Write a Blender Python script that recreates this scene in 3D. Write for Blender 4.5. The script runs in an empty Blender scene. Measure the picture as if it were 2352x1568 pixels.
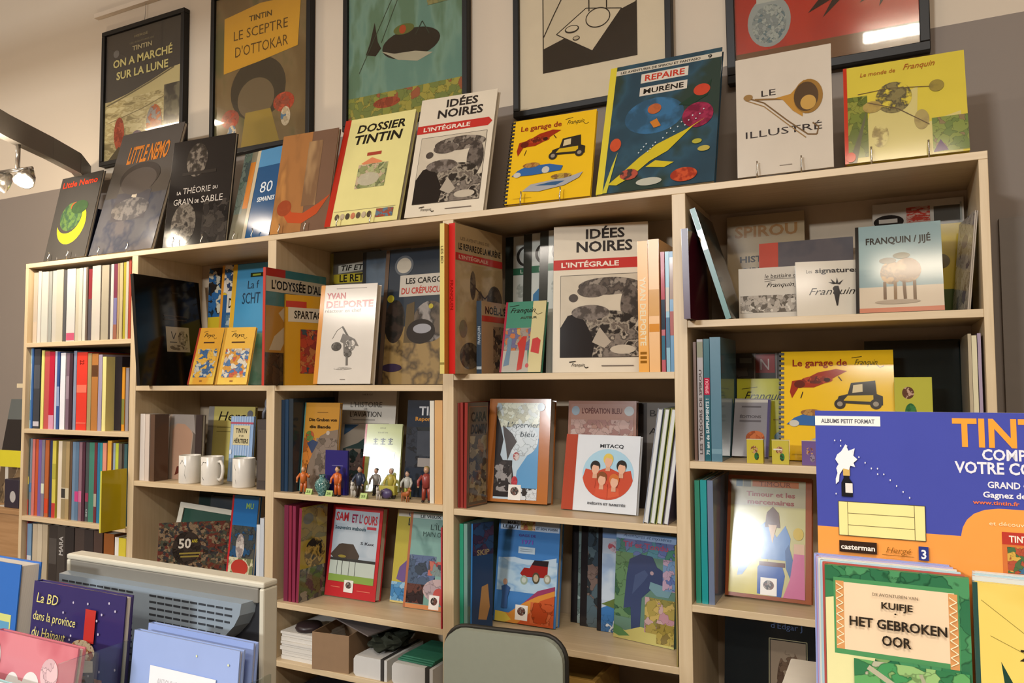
# Comic bookshop: a tall birch bookcase full of albums, framed posters above, counter displays in front.
import bpy, math, random
from mathutils import Vector, Matrix, Euler
random.seed(7)
S = bpy.context.scene
COL = S.collection

# ------------------------------------------------------------------ camera
YAW, PITCH, ROLL = 0.46084, 0.05228, -0.00498
fw = Vector((-math.sin(YAW) * math.cos(PITCH), math.cos(YAW) * math.cos(PITCH), math.sin(PITCH)))
rt = fw.cross(Vector((0, 0, 1))).normalized()
up = rt.cross(fw)
rt, up = (math.cos(ROLL) * rt + math.sin(ROLL) * up), (-math.sin(ROLL) * rt + math.cos(ROLL) * up)
cd = bpy.data.cameras.new('camera')
cam = bpy.data.objects.new('camera', cd)
COL.objects.link(cam)
m = Matrix((rt, up, -fw)).transposed().to_4x4()
m.translation = Vector((0, -1.93, 1.503))
cam.matrix_world = m
cd.sensor_width = 36
cd.lens = 1757 / 2352 * 36
cd.clip_start = 0.02
S.camera = cam

# ------------------------------------------------------------------ world, view, lamps
w = bpy.data.worlds.new('world')
S.world = w
w.use_nodes = True
w.node_tree.nodes['Background'].inputs[0].default_value = (1, 0.9, 0.8, 1)
w.node_tree.nodes['Background'].inputs[1].default_value = 0.05
S.view_settings.view_transform = 'Standard'
S.view_settings.look = 'None'
S.view_settings.gamma = 1
S.view_settings.use_curve_mapping = False
S.view_settings.exposure = 0.22

CEIL = 4.2
LAMPS = [  # x, y, z, size x, size y, watts, colour, tilt towards the shelves, where
    (-4.40, -1.20, 3.3, 0.60, 0.16, 15, (1.0, 0.86, 0.70), 0, 'near the left shelves'),
    (0.15, -1.83, 3.3, 0.50, 0.14, 7, (1.0, 0.82, 0.62), 0, 'near the right shelves'),
    (0.35, -2.75, 3.3, 0.90, 0.20, 48, (1.0, 0.93, 0.84), 0, 'added to brighten the right foreground'),  # added lamp, brightens the sign and small albums in front
    (-3.00, -3.90, 3.3, 1.30, 0.30, 70, (1.0, 0.90, 0.78), 0, 'over the middle of the shop, left'),
    (0.70, -4.30, 3.3, 1.30, 0.30, 45, (1.0, 0.90, 0.78), 0, 'over the middle of the shop, right'),
    (-2.75, -8.70, 3.62, 1.20, 0.34, 330, (0.95, 0.98, 1.0), 60, 'angled at the far end of the shop'),
]


# ------------------------------------------------------------------ helpers
def lin(h):
    h = h.lstrip('#')
    o = []
    for i in (0, 2, 4):
        c = int(h[i:i + 2], 16) / 255
        o.append(c / 12.92 if c <= 0.04045 else ((c + 0.055) / 1.055) ** 2.4)
    return (o[0], o[1], o[2], 1)

MATS = {}
def newmat(name):
    mt = bpy.data.materials.new(name)
    mt.use_nodes = True
    nt = mt.node_tree
    return mt, nt, nt.nodes['Principled BSDF']

def mat(hexc, rough=0.45, spec=0.5, metal=0.0, var=0.05, scale=30, bump=0.0):
    """plain coated or painted surface with a faint procedural mottling"""
    k = (hexc, rough, spec, metal, var, scale, bump)
    if k in MATS: return MATS[k]
    mt, nt, b = newmat('surface_' + hexc.strip('#'))
    c = lin(hexc)
    tc = nt.nodes.new('ShaderNodeTexCoord')
    n = nt.nodes.new('ShaderNodeTexNoise')
    n.inputs['Scale'].default_value = scale
    n.inputs['Detail'].default_value = 3
    nt.links.new(tc.outputs['Object'], n.inputs['Vector'])
    mx = nt.nodes.new('ShaderNodeMix'); mx.data_type = 'RGBA'
    mx.inputs[6].default_value = tuple(x * (1 - var) for x in c[:3]) + (1,)
    mx.inputs[7].default_value = tuple(min(1, x * (1 + var)) for x in c[:3]) + (1,)
    nt.links.new(n.outputs['Fac'], mx.inputs[0])
    nt.links.new(mx.outputs[2], b.inputs['Base Color'])
    b.inputs['Roughness'].default_value = rough
    b.inputs['Specular IOR Level'].default_value = spec
    b.inputs['Metallic'].default_value = metal
    if bump:
        bp = nt.nodes.new('ShaderNodeBump')
        bp.inputs['Strength'].default_value = bump
        bp.inputs['Distance'].default_value = 0.004
        nt.links.new(n.outputs['Fac'], bp.inputs['Height'])
        nt.links.new(bp.outputs['Normal'], b.inputs['Normal'])
    MATS[k] = mt
    return mt

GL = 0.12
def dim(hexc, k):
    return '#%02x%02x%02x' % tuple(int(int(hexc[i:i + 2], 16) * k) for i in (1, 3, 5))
def pr(hexc, rough=GL): return mat(hexc, rough, 0.36, 0, 0.06, 14, 0.022)       # printed, laminated card
def ink(hexc): return mat(hexc, GL, 0.36, 0, 0.02, 60)

def art(cols, scale=22, seed=0.0, detail=3.0, stretch=(1, 1, 1), sharp=True, rough=GL):
    """loose printed picture: patches of the given inks"""
    k = ('art', tuple(cols), scale, seed, detail, stretch, sharp, rough)
    if k in MATS: return MATS[k]
    mt, nt, b = newmat('printed_picture')
    tc = nt.nodes.new('ShaderNodeTexCoord')
    mp = nt.nodes.new('ShaderNodeMapping')
    mp.inputs['Location'].default_value = (seed * 3.1, seed * 1.7, seed * 2.3)
    mp.inputs['Scale'].default_value = stretch
    nt.links.new(tc.outputs['Object'], mp.inputs['Vector'])
    n = nt.nodes.new('ShaderNodeTexNoise')
    n.inputs['Scale'].default_value = scale * (1.6 if sharp else 1.0)
    n.inputs['Detail'].default_value = 2.5 if sharp else detail
    nt.links.new(mp.outputs['Vector'], n.inputs['Vector'])
    r = nt.nodes.new('ShaderNodeValToRGB')
    r.color_ramp.interpolation = 'CONSTANT' if sharp else 'LINEAR'
    N = len(cols)
    e = r.color_ramp.elements
    while len(e) > 1: e.remove(e[-1])
    e[0].position = 0.0; e[0].color = lin(cols[0])
    for i in range(1, N):
        x = e.new(i / N if sharp else 0.33 + 0.34 * i / N); x.color = lin(cols[i])
    if not sharp:
        nt.links.new(n.outputs['Fac'], r.inputs['Fac'])
        nt.links.new(r.outputs['Color'], b.inputs['Base Color'])
    else:
        # drawn patches with thin ink outlines
        wob = nt.nodes.new('ShaderNodeVectorMath'); wob.operation = 'MULTIPLY_ADD'
        wob.inputs[1].default_value = (1.1 / scale,) * 3
        nt.links.new(n.outputs['Color'], wob.inputs[0]); nt.links.new(mp.outputs['Vector'], wob.inputs[2])
        v1 = nt.nodes.new('ShaderNodeTexVoronoi'); v2 = nt.nodes.new('ShaderNodeTexVoronoi')
        v2.feature = 'DISTANCE_TO_EDGE'
        for v in (v1, v2):
            v.inputs['Scale'].default_value = scale * 1.7
            nt.links.new(wob.outputs[0], v.inputs['Vector'])
        nt.links.new(v1.outputs['Color'], r.inputs['Fac'])
        mr = nt.nodes.new('ShaderNodeMapRange')
        mr.inputs['From Min'].default_value = 0.01; mr.inputs['From Max'].default_value = 0.045
        mr.inputs['To Min'].default_value = 0.55; mr.inputs['To Max'].default_value = 1.0
        nt.links.new(v2.outputs['Distance'], mr.inputs['Value'])
        mu = nt.nodes.new('ShaderNodeMix'); mu.data_type = 'RGBA'; mu.blend_type = 'MULTIPLY'; mu.inputs[0].default_value = 1
        nt.links.new(r.outputs['Color'], mu.inputs[6]); nt.links.new(mr.outputs['Result'], mu.inputs[7])
        nt.links.new(mu.outputs[2], b.inputs['Base Color'])
    b.inputs['Roughness'].default_value = rough
    MATS[k] = mt
    return mt

def wood(base, dark, rough=0.42, scale=1.0, axis='x'):
    k = ('wood', base, dark, rough, scale, axis)
    if k in MATS: return MATS[k]
    mt, nt, b = newmat('birch_laminate')
    tc = nt.nodes.new('ShaderNodeTexCoord')
    mp = nt.nodes.new('ShaderNodeMapping')
    mp.inputs['Scale'].default_value = {'x': (2, 40, 40), 'z': (40, 40, 2)}[axis]
    n = nt.nodes.new('ShaderNodeTexNoise')
    n.inputs['Scale'].default_value = 2.2 * scale
    n.inputs['Detail'].default_value = 4
    n.inputs['Distortion'].default_value = 0.4
    r = nt.nodes.new('ShaderNodeValToRGB')
    r.color_ramp.elements[0].position = 0.3; r.color_ramp.elements[0].color = lin(dark)
    r.color_ramp.elements[1].position = 0.7; r.color_ramp.elements[1].color = lin(base)
    nt.links.new(tc.outputs['Object'], mp.inputs['Vector'])
    nt.links.new(mp.outputs['Vector'], n.inputs['Vector'])
    nt.links.new(n.outputs['Fac'], r.inputs['Fac'])
    nt.links.new(r.outputs['Color'], b.inputs['Base Color'])
    b.inputs['Roughness'].default_value = rough
    MATS[k] = mt
    return mt

def pages(hexc='#d8cfbd', axis='y'):
    """page block: thin leaf lines"""
    k = ('pages', hexc, axis)
    if k in MATS: return MATS[k]
    mt, nt, b = newmat('page_edges')
    tc = nt.nodes.new('ShaderNodeTexCoord')
    wv = nt.nodes.new('ShaderNodeTexWave')
    wv.bands_direction = axis.upper()
    wv.inputs['Scale'].default_value = 190
    wv.inputs['Distortion'].default_value = 2
    mx = nt.nodes.new('ShaderNodeMix'); mx.data_type = 'RGBA'
    c = lin(hexc)
    mx.inputs[6].default_value = tuple(x * 0.8 for x in c[:3]) + (1,)
    mx.inputs[7].default_value = c
    nt.links.new(tc.outputs['Object'], wv.inputs['Vector'])
    nt.links.new(wv.outputs['Fac'], mx.inputs[0])
    nt.links.new(mx.outputs[2], b.inputs['Base Color'])
    b.inputs['Roughness'].default_value = 0.8
    MATS[k] = mt
    return mt

def glass(tint='#ffffff', gl=0.08, rough=0.02):
    k = ('glass', tint, gl, rough)
    if k in MATS: return MATS[k]
    mt = bpy.data.materials.new('clear_pane'); mt.use_nodes = True
    nt = mt.node_tree
    for n in list(nt.nodes):
        if n.type != 'OUTPUT_MATERIAL': nt.nodes.remove(n)
    out = [n for n in nt.nodes if n.type == 'OUTPUT_MATERIAL'][0]
    t = nt.nodes.new('ShaderNodeBsdfTransparent'); t.inputs[0].default_value = lin(tint)
    g = nt.nodes.new('ShaderNodeBsdfGlossy'); g.inputs['Roughness'].default_value = rough
    lw = nt.nodes.new('ShaderNodeLayerWeight'); lw.inputs['Blend'].default_value = 0.5
    f = nt.nodes.new('ShaderNodeMath'); f.operation = 'POWER'; f.inputs[1].default_value = 4.0
    nt.links.new(lw.outputs['Facing'], f.inputs[0])
    ad = nt.nodes.new('ShaderNodeMath'); ad.operation = 'ADD'; ad.inputs[1].default_value = gl * 0.5
    ad.use_clamp = True
    mx = nt.nodes.new('ShaderNodeMixShader')
    nt.links.new(f.outputs[0], ad.inputs[0])
    nt.links.new(ad.outputs[0], mx.inputs[0])
    nt.links.new(t.outputs[0], mx.inputs[1]); nt.links.new(g.outputs[0], mx.inputs[2])
    nt.links.new(mx.outputs[0], out.inputs[0])
    MATS[k] = mt
    return mt

def emit(hexc, strength):
    k = ('emit', hexc, strength)
    if k in MATS: return MATS[k]
    mt, nt, b = newmat('lamp_glow')
    b.inputs['Base Color'].default_value = lin(hexc)
    b.inputs['Emission Color'].default_value = lin(hexc)
    b.inputs['Emission Strength'].default_value = strength
    MATS[k] = mt
    return mt

# ---- lettering: glyph outlines taken once from the built-in font
GLY = {}
CHARS = sorted(set("ABCDEFGHIJKLMNOPQRSTUVWXYZabcdefghijklmnopqrstuvwxyz0123456789'.,-/!:&ÉÈÎËéèîëâô"))
def _glyphs():
    cu = bpy.data.curves.new('t', 'FONT')
    o = bpy.data.objects.new('t', cu)
    COL.objects.link(o)
    cu.resolution_u = 2
    def ev(s):
        cu.body = s
        bpy.context.view_layer.update()
        dg = bpy.context.evaluated_depsgraph_get()
        e = o.evaluated_get(dg)
        me = e.to_mesh()
        r = ([tuple(v.co)[:2] for v in me.vertices], [tuple(p.vertices) for p in me.polygons])
        e.to_mesh_clear()
        return r
    for bold in (0, 1):
        cu.offset = 0.026 * bold
        h = ev('H')
        hx1 = max(v[0] for v in h[0]); hh = max(v[1] for v in h[0])
        for ch in CHARS + [' ']:
            g = ev(ch) if ch != ' ' else ([], [])
            adv = max(v[0] for v in ev(ch + 'H')[0]) - hx1
            GLY[ch, bold] = (g[0], g[1], adv)
        GLY['cap', bold] = hh
    bpy.data.objects.remove(o); bpy.data.curves.remove(cu)
_glyphs()

class MB:
    """collects faces for ONE mesh object"""
    def __init__(s): s.v = []; s.f = []; s.m = []; s.mats = []; s.sm = []
    def mi(s, mt):
        if mt not in s.mats: s.mats.append(mt)
        return s.mats.index(mt)
    def face(s, pts, mt, smooth=False):
        i = len(s.v); s.v += [tuple(p) for p in pts]
        s.f.append(tuple(range(i, i + len(pts)))); s.m.append(s.mi(mt)); s.sm.append(smooth)
    def raw(s, vs, fs, mt, smooth=False):
        i = len(s.v); s.v += [tuple(p) for p in vs]; k = s.mi(mt)
        for f in fs: s.f.append(tuple(j + i for j in f)); s.m.append(k); s.sm.append(smooth)
    def box(s, x0, y0, z0, x1, y1, z1, mt, M=None):
        vs = [(x, y, z) for z in (z0, z1) for y in (y0, y1) for x in (x0, x1)]
        if M is not None: vs = [M @ Vector(v) for v in vs]
        s.raw(vs, [(0, 2, 3, 1), (4, 5, 7, 6), (0, 1, 5, 4), (2, 6, 7, 3), (0, 4, 6, 2), (1, 3, 7, 5)], mt)
    def ell(s, c, r, mt, n=12, k=7, M=None):
        vs = []; fs = []
        for i in range(k + 1):
            th = math.pi * i / k
            for j in range(n):
                ph = 2 * math.pi * j / n
                v = Vector((c[0] + r[0] * math.sin(th) * math.cos(ph), c[1] + r[1] * math.sin(th) * math.sin(ph), c[2] + r[2] * math.cos(th)))
                vs.append(M @ v if M is not None else v)
        for i in range(k):
            for j in range(n): fs.append((i * n + j, (i + 1) * n + j, (i + 1) * n + (j + 1) % n, i * n + (j + 1) % n))
        s.raw(vs, fs, mt, True)
    def lathe(s, c, prof, mt, n=20):
        vs = []; fs = []
        for r, z in prof:
            for j in range(n):
                a = 2 * math.pi * j / n
                vs.append((c[0] + r * math.cos(a), c[1] + r * math.sin(a), c[2] + z))
        for i in range(len(prof) - 1):
            for j in range(n): fs.append((i * n + j, i * n + (j + 1) % n, (i + 1) * n + (j + 1) % n, (i + 1) * n + j))
        s.raw(vs, fs, mt, True)
    def tube(s, pts, rad, mt, n=8):
        pts = [Vector(p) for p in pts]; vs = []; fs = []
        rads = rad if isinstance(rad, (list, tuple)) else [rad] * len(pts)
        for i, p in enumerate(pts):
            d = (pts[min(i + 1, len(pts) - 1)] - pts[max(i - 1, 0)]).normalized()
            a = d.orthogonal().normalized() if i == 0 else (pa - d * pa.dot(d)).normalized()
            pa = a; b = d.cross(a)
            for j in range(n):
                t = 2 * math.pi * j / n
                vs.append(p + (a * math.cos(t) + b * math.sin(t)) * rads[i])
        for i in range(len(pts) - 1):
            for j in range(n): fs.append((i * n + j, i * n + (j + 1) % n, (i + 1) * n + (j + 1) % n, (i + 1) * n + j))
        fs.append(tuple(range(n))[::-1]); fs.append(tuple(range((len(pts) - 1) * n, len(pts) * n)))
        s.raw(vs, fs, mt, True)
    def prism(s, pts, y0, y1, mt, mtside=None):
        """outline in x,z extruded along y"""
        n = len(pts)
        s.face([(p[0], y0, p[1]) for p in pts], mt)
        s.face([(p[0], y1, p[1]) for p in pts][::-1], mt)
        for i in range(n):
            a, b = pts[i], pts[(i + 1) % n]
            s.face([(a[0], y0, a[1]), (a[0], y1, a[1]), (b[0], y1, b[1]), (b[0], y0, b[1])], mtside or mt)
    def build(s, name, parent=None, loc=None, rot=None, bevel=0.0):
        me = bpy.data.meshes.new(name)
        me.from_pydata([tuple(v) for v in s.v], [], s.f)
        for mt in s.mats: me.materials.append(mt)
        me.polygons.foreach_set('material_index', s.m)
        me.polygons.foreach_set('use_smooth', s.sm)
        me.update()
        o = bpy.data.objects.new(name, me)
        COL.objects.link(o)
        if parent: o.parent = parent
        if loc: o.location = loc
        if rot: o.rotation_euler = rot
        if bevel:
            bv = o.modifiers.new('bevel', 'BEVEL'); bv.width = bevel; bv.segments = 2; bv.limit_method = 'ANGLE'
        return o

def text(mb, s, x, y, cap, width, mt, fm, bold=1, shear=0.0):
    """lettering in plane coords; fm maps (a, b) to a point; stretched to the given width"""
    k = cap / GLY['cap', bold]
    tot = sum(GLY[c, bold][2] for c in s) * k
    sx = width / tot if width else 1.0
    pen = 0
    for c in s:
        vs, fs, adv = GLY[c, bold]
        if vs: mb.raw([fm(x + (pen + vx + shear * vy) * k * sx, y + vy * k) for vx, vy in vs], fs, mt)
        pen += adv

def empty(name, loc=(0, 0, 0), rot=(0, 0, 0)):
    o = bpy.data.objects.new(name, None)
    COL.objects.link(o)
    o.location = loc; o.rotation_euler = rot
    o.empty_display_size = 0.05
    return o
def tag(o, label, cat, group=None):
    o['label'] = label; o['category'] = cat
    if group: o['group'] = group
    return o
def struct(o):
    o['kind'] = 'structure'; return o

# ---- decorations printed on a cover (u to the right, v up, both 0..1)
def R(u0, v0, u1, v1, c): return ('r', u0, v0, u1, v1, c)
def T(s, u, v, cap, wd, c, bold=1, shear=0.0): return ('t', s, u, v, cap, wd, c, bold, shear)
def P(pts, c): return ('p', pts, c)
def E(cx, cy, rx, ry, c): return ('e', cx, cy, rx, ry, c)
def N(u0, v0, u1, v1, cols, sc=22, seed=0.0, st=(1, 1, 1), sharp=True): return ('n', u0, v0, u1, v1, cols, sc, seed, st, sharp)
def NE(cx, cy, rx, ry, cols, sc=22, seed=0.0): return ('ne', cx, cy, rx, ry, cols, sc, seed)
def NS(cx, cy, rx, ry, cols, sc=22, seed=0.0): return ('ns', cx, cy, rx, ry, cols, sc, seed)
def L(pts, wd, c): return ('l', pts, wd, c)
def LOGO(u, v, s=0.14): return [R(u, v, u + s, v + s * .72, '#dcd8d2'), ('ne', u + s * .5, v + s * .42, s * .33, s * .2, ['#3a3432', '#6a4a42', '#8a8078'], 90, 3)]
def SIG(s, u, v, cap, wd, c='#1c1a18'):
    return [T(s, u, v, cap, wd, c, 0, 0.45), L([(u - .02, v + cap * 1.3), (u + wd * .35, v + cap * 1.55)], .006, c), L([(u + wd, v), (u + wd * 1.12, v - cap * .5), (u + wd * 1.3, v - cap * .2)], .005, c)]

def decorate(root, w, h, deco, fm=None, base=0.0003):
    """artwork and lettering meshes of a cover"""
    pic = MB()
    lay = [0]
    flat = []
    for d in deco: flat += d if isinstance(d, list) else [d]
    for d in flat:
        lay[0] += 1
        off = base + lay[0] * 0.00012
        f = (lambda a, b, off=off: (a, -off, b)) if fm is None else (lambda a, b, off=off: fm(a, b, off))
        k = d[0]
        if k == 'r': pic.face([f(d[1] * w, d[2] * h), f(d[3] * w, d[2] * h), f(d[3] * w, d[4] * h), f(d[1] * w, d[4] * h)], pr(d[5]))
        elif k == 'n': pic.face([f(d[1] * w, d[2] * h), f(d[3] * w, d[2] * h), f(d[3] * w, d[4] * h), f(d[1] * w, d[4] * h)], art(d[5], d[6], d[7], 3.0, d[8], d[9]))
        elif k == 'p': pic.face([f(a * w, b * h) for a, b in d[1]], pr(d[2]))
        elif k in ('e', 'ne', 'ns'):
            mt = pr(d[5]) if k == 'e' else art(d[5], d[6], d[7], 4.0, (1, 1, 1), k == 'ne')
            pic.face([f((d[1] + d[3] * math.cos(t * math.pi / 14)) * w, (d[2] + d[4] * math.sin(t * math.pi / 14)) * h) for t in range(28)], mt)
        elif k == 'l':
            pts = [(a * w, b * h) for a, b in d[1]]; hw = d[2] * h / 2
            for (a, b), (c, e) in zip(pts, pts[1:]):
                dx, dy = c - a, e - b; q = math.hypot(dx, dy) or 1; nx, ny = -dy / q * hw, dx / q * hw
                pic.face([f(a + nx, b + ny), f(a - nx, b - ny), f(c - nx, e - ny), f(c + nx, e + ny)], ink(d[3]))
        elif k == 't':
            let = MB(); text(let, d[1], d[2] * w, d[3] * h, d[4] * h, d[5] * w, ink(d[6]), f, d[7], d[8]); let.build('lettering', root)
    if pic.f: pic.build('artwork', root)

def cover_mesh(w, h, t, front, spine, back=None, b=0.0022):
    """case: front board, spine and back board round the page block"""
    mb = MB()
    fm_, sm_, bm_ = pr(front), pr(spine, .28), pr(back or front)
    mb.box(0, 0, 0, w, b, h, fm_)
    mb.box(0, t - b, 0, w, t, h, bm_)
    mb.box(-0.0006, 0.0004, 0, b, t - 0.0004, h, sm_)
    return mb
def page_mesh(w, h, t, col='#d8cfbd', b=0.0022):
    mb = MB()
    mb.box(b, b, 0.003, w - 0.004, t - b, h - 0.003, pages(col))
    return mb

GEO_LABEL = {}
def book(key, name, label, front, spine=None, deco=(), cat='book', pg='#d8cfbd', back=None, spine_deco=None, group=None):
    x, y, z, w, h, t, yaw, lean = GEO[key]
    root = empty(name, (x, y, z + t * max(0, math.sin(math.radians(lean)))), (math.radians(-lean), 0, math.radians(yaw)))
    tag(root, label, cat, group)
    c = cover_mesh(w, h, t, front, spine or front, back).build('cover', root)
    page_mesh(w, h, t, pg).build('page_block', root)
    if deco: decorate(root, w, h, deco)
    if spine_deco: spine_print(root, w, h, t, spine_deco)
    return root
def spine_print(root, w, h, t, items):
    """lettering and bands on a spine: ('b', v0, v1, colour) or ('s', text, v, cap, length, colour, downward)"""
    mb, lt = MB(), MB()
    for i, it in enumerate(items):
        off = 0.0009 + i * 0.0001
        if it[0] == 'b':
            mb.face([(-off, t * .97, it[1] * h), (-off, t * .03, it[1] * h), (-off, t * .03, it[2] * h), (-off, t * .97, it[2] * h)], pr(it[3]))
        else:
            _, s, v, cap, ln, c, down = it
            cp = cap * t
            if down: f = lambda a, b, off=off: (-off, t - ((t - cp) / 2 + b), h * v - a)
            else: f = lambda a, b, off=off: (-off, t - (t - (t - cp) / 2 - b), h * v + a)
            text(lt, s, 0, 0, cp, ln * h, ink(c), f, 1)
    if mb.f: mb.build('spine_band', root)
    if lt.f: lt.build('spine_lettering', root)

def crumple(rad, mt, seed, amp, n=20, k=12):
    """soft creased lump: an ellipsoid pushed in and out"""
    from mathutils import noise
    mb = MB(); mb.ell((0, 0, 0), rad, mt, n, k)
    for i, v in enumerate(mb.v):
        q = Vector((v[0] / rad[0], v[1] / rad[1], v[2] / rad[2]))
        f = 1 + amp * noise.noise(q * 2.2 + Vector((seed, 0, 0))) + amp * .6 * noise.noise(q * 5 + Vector((0, seed, 0)))
        mb.v[i] = (v[0] * f, v[1] * f, v[2] * f)
    mb.sm = [False] * len(mb.sm)
    return mb

ORD = ['first', 'second', 'third', 'fourth', 'fifth', 'sixth', 'seventh', 'eighth', 'ninth', 'tenth', 'eleventh', 'twelfth', 'thirteenth', 'fourteenth', 'fifteenth', 'sixteenth', 'seventeenth', 'eighteenth', 'nineteenth', 'twentieth', 'twenty-first', 'twenty-second', 'twenty-third', 'twenty-fourth', 'twenty-fifth', 'twenty-sixth', 'twenty-seventh', 'twenty-eighth', 'twenty-ninth', 'thirtieth']
def spine_row(key, where, group, decos=None, start=0):
    zb, y0, wd, items = ROWS[key]
    out = []
    for i, (xr, t, h, c, nm) in enumerate(items):
        root = empty('album', (xr, y0 + random.uniform(0, .004), zb), (0, 0, math.radians(90)))
        thick = '' if nm.startswith(('thick', 'tall', 'thin')) else ('thin ' if t < 0.012 else '')
        tag(root, f'{thick}{nm} album spine, {ORD[i + start]} from left, {where}', 'book', group)
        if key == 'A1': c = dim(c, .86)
        cover_mesh(wd, h, t, c, c, None, min(.0022, t * .25)).build('cover', root)
        page_mesh(wd, h, t, '#d8cfbd', min(.0022, t * .25)).build('page_block', root)
        d = (decos or {}).get(i)
        if d: spine_print(root, wd, h, t, d)
        out.append(root)
    return out

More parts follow.
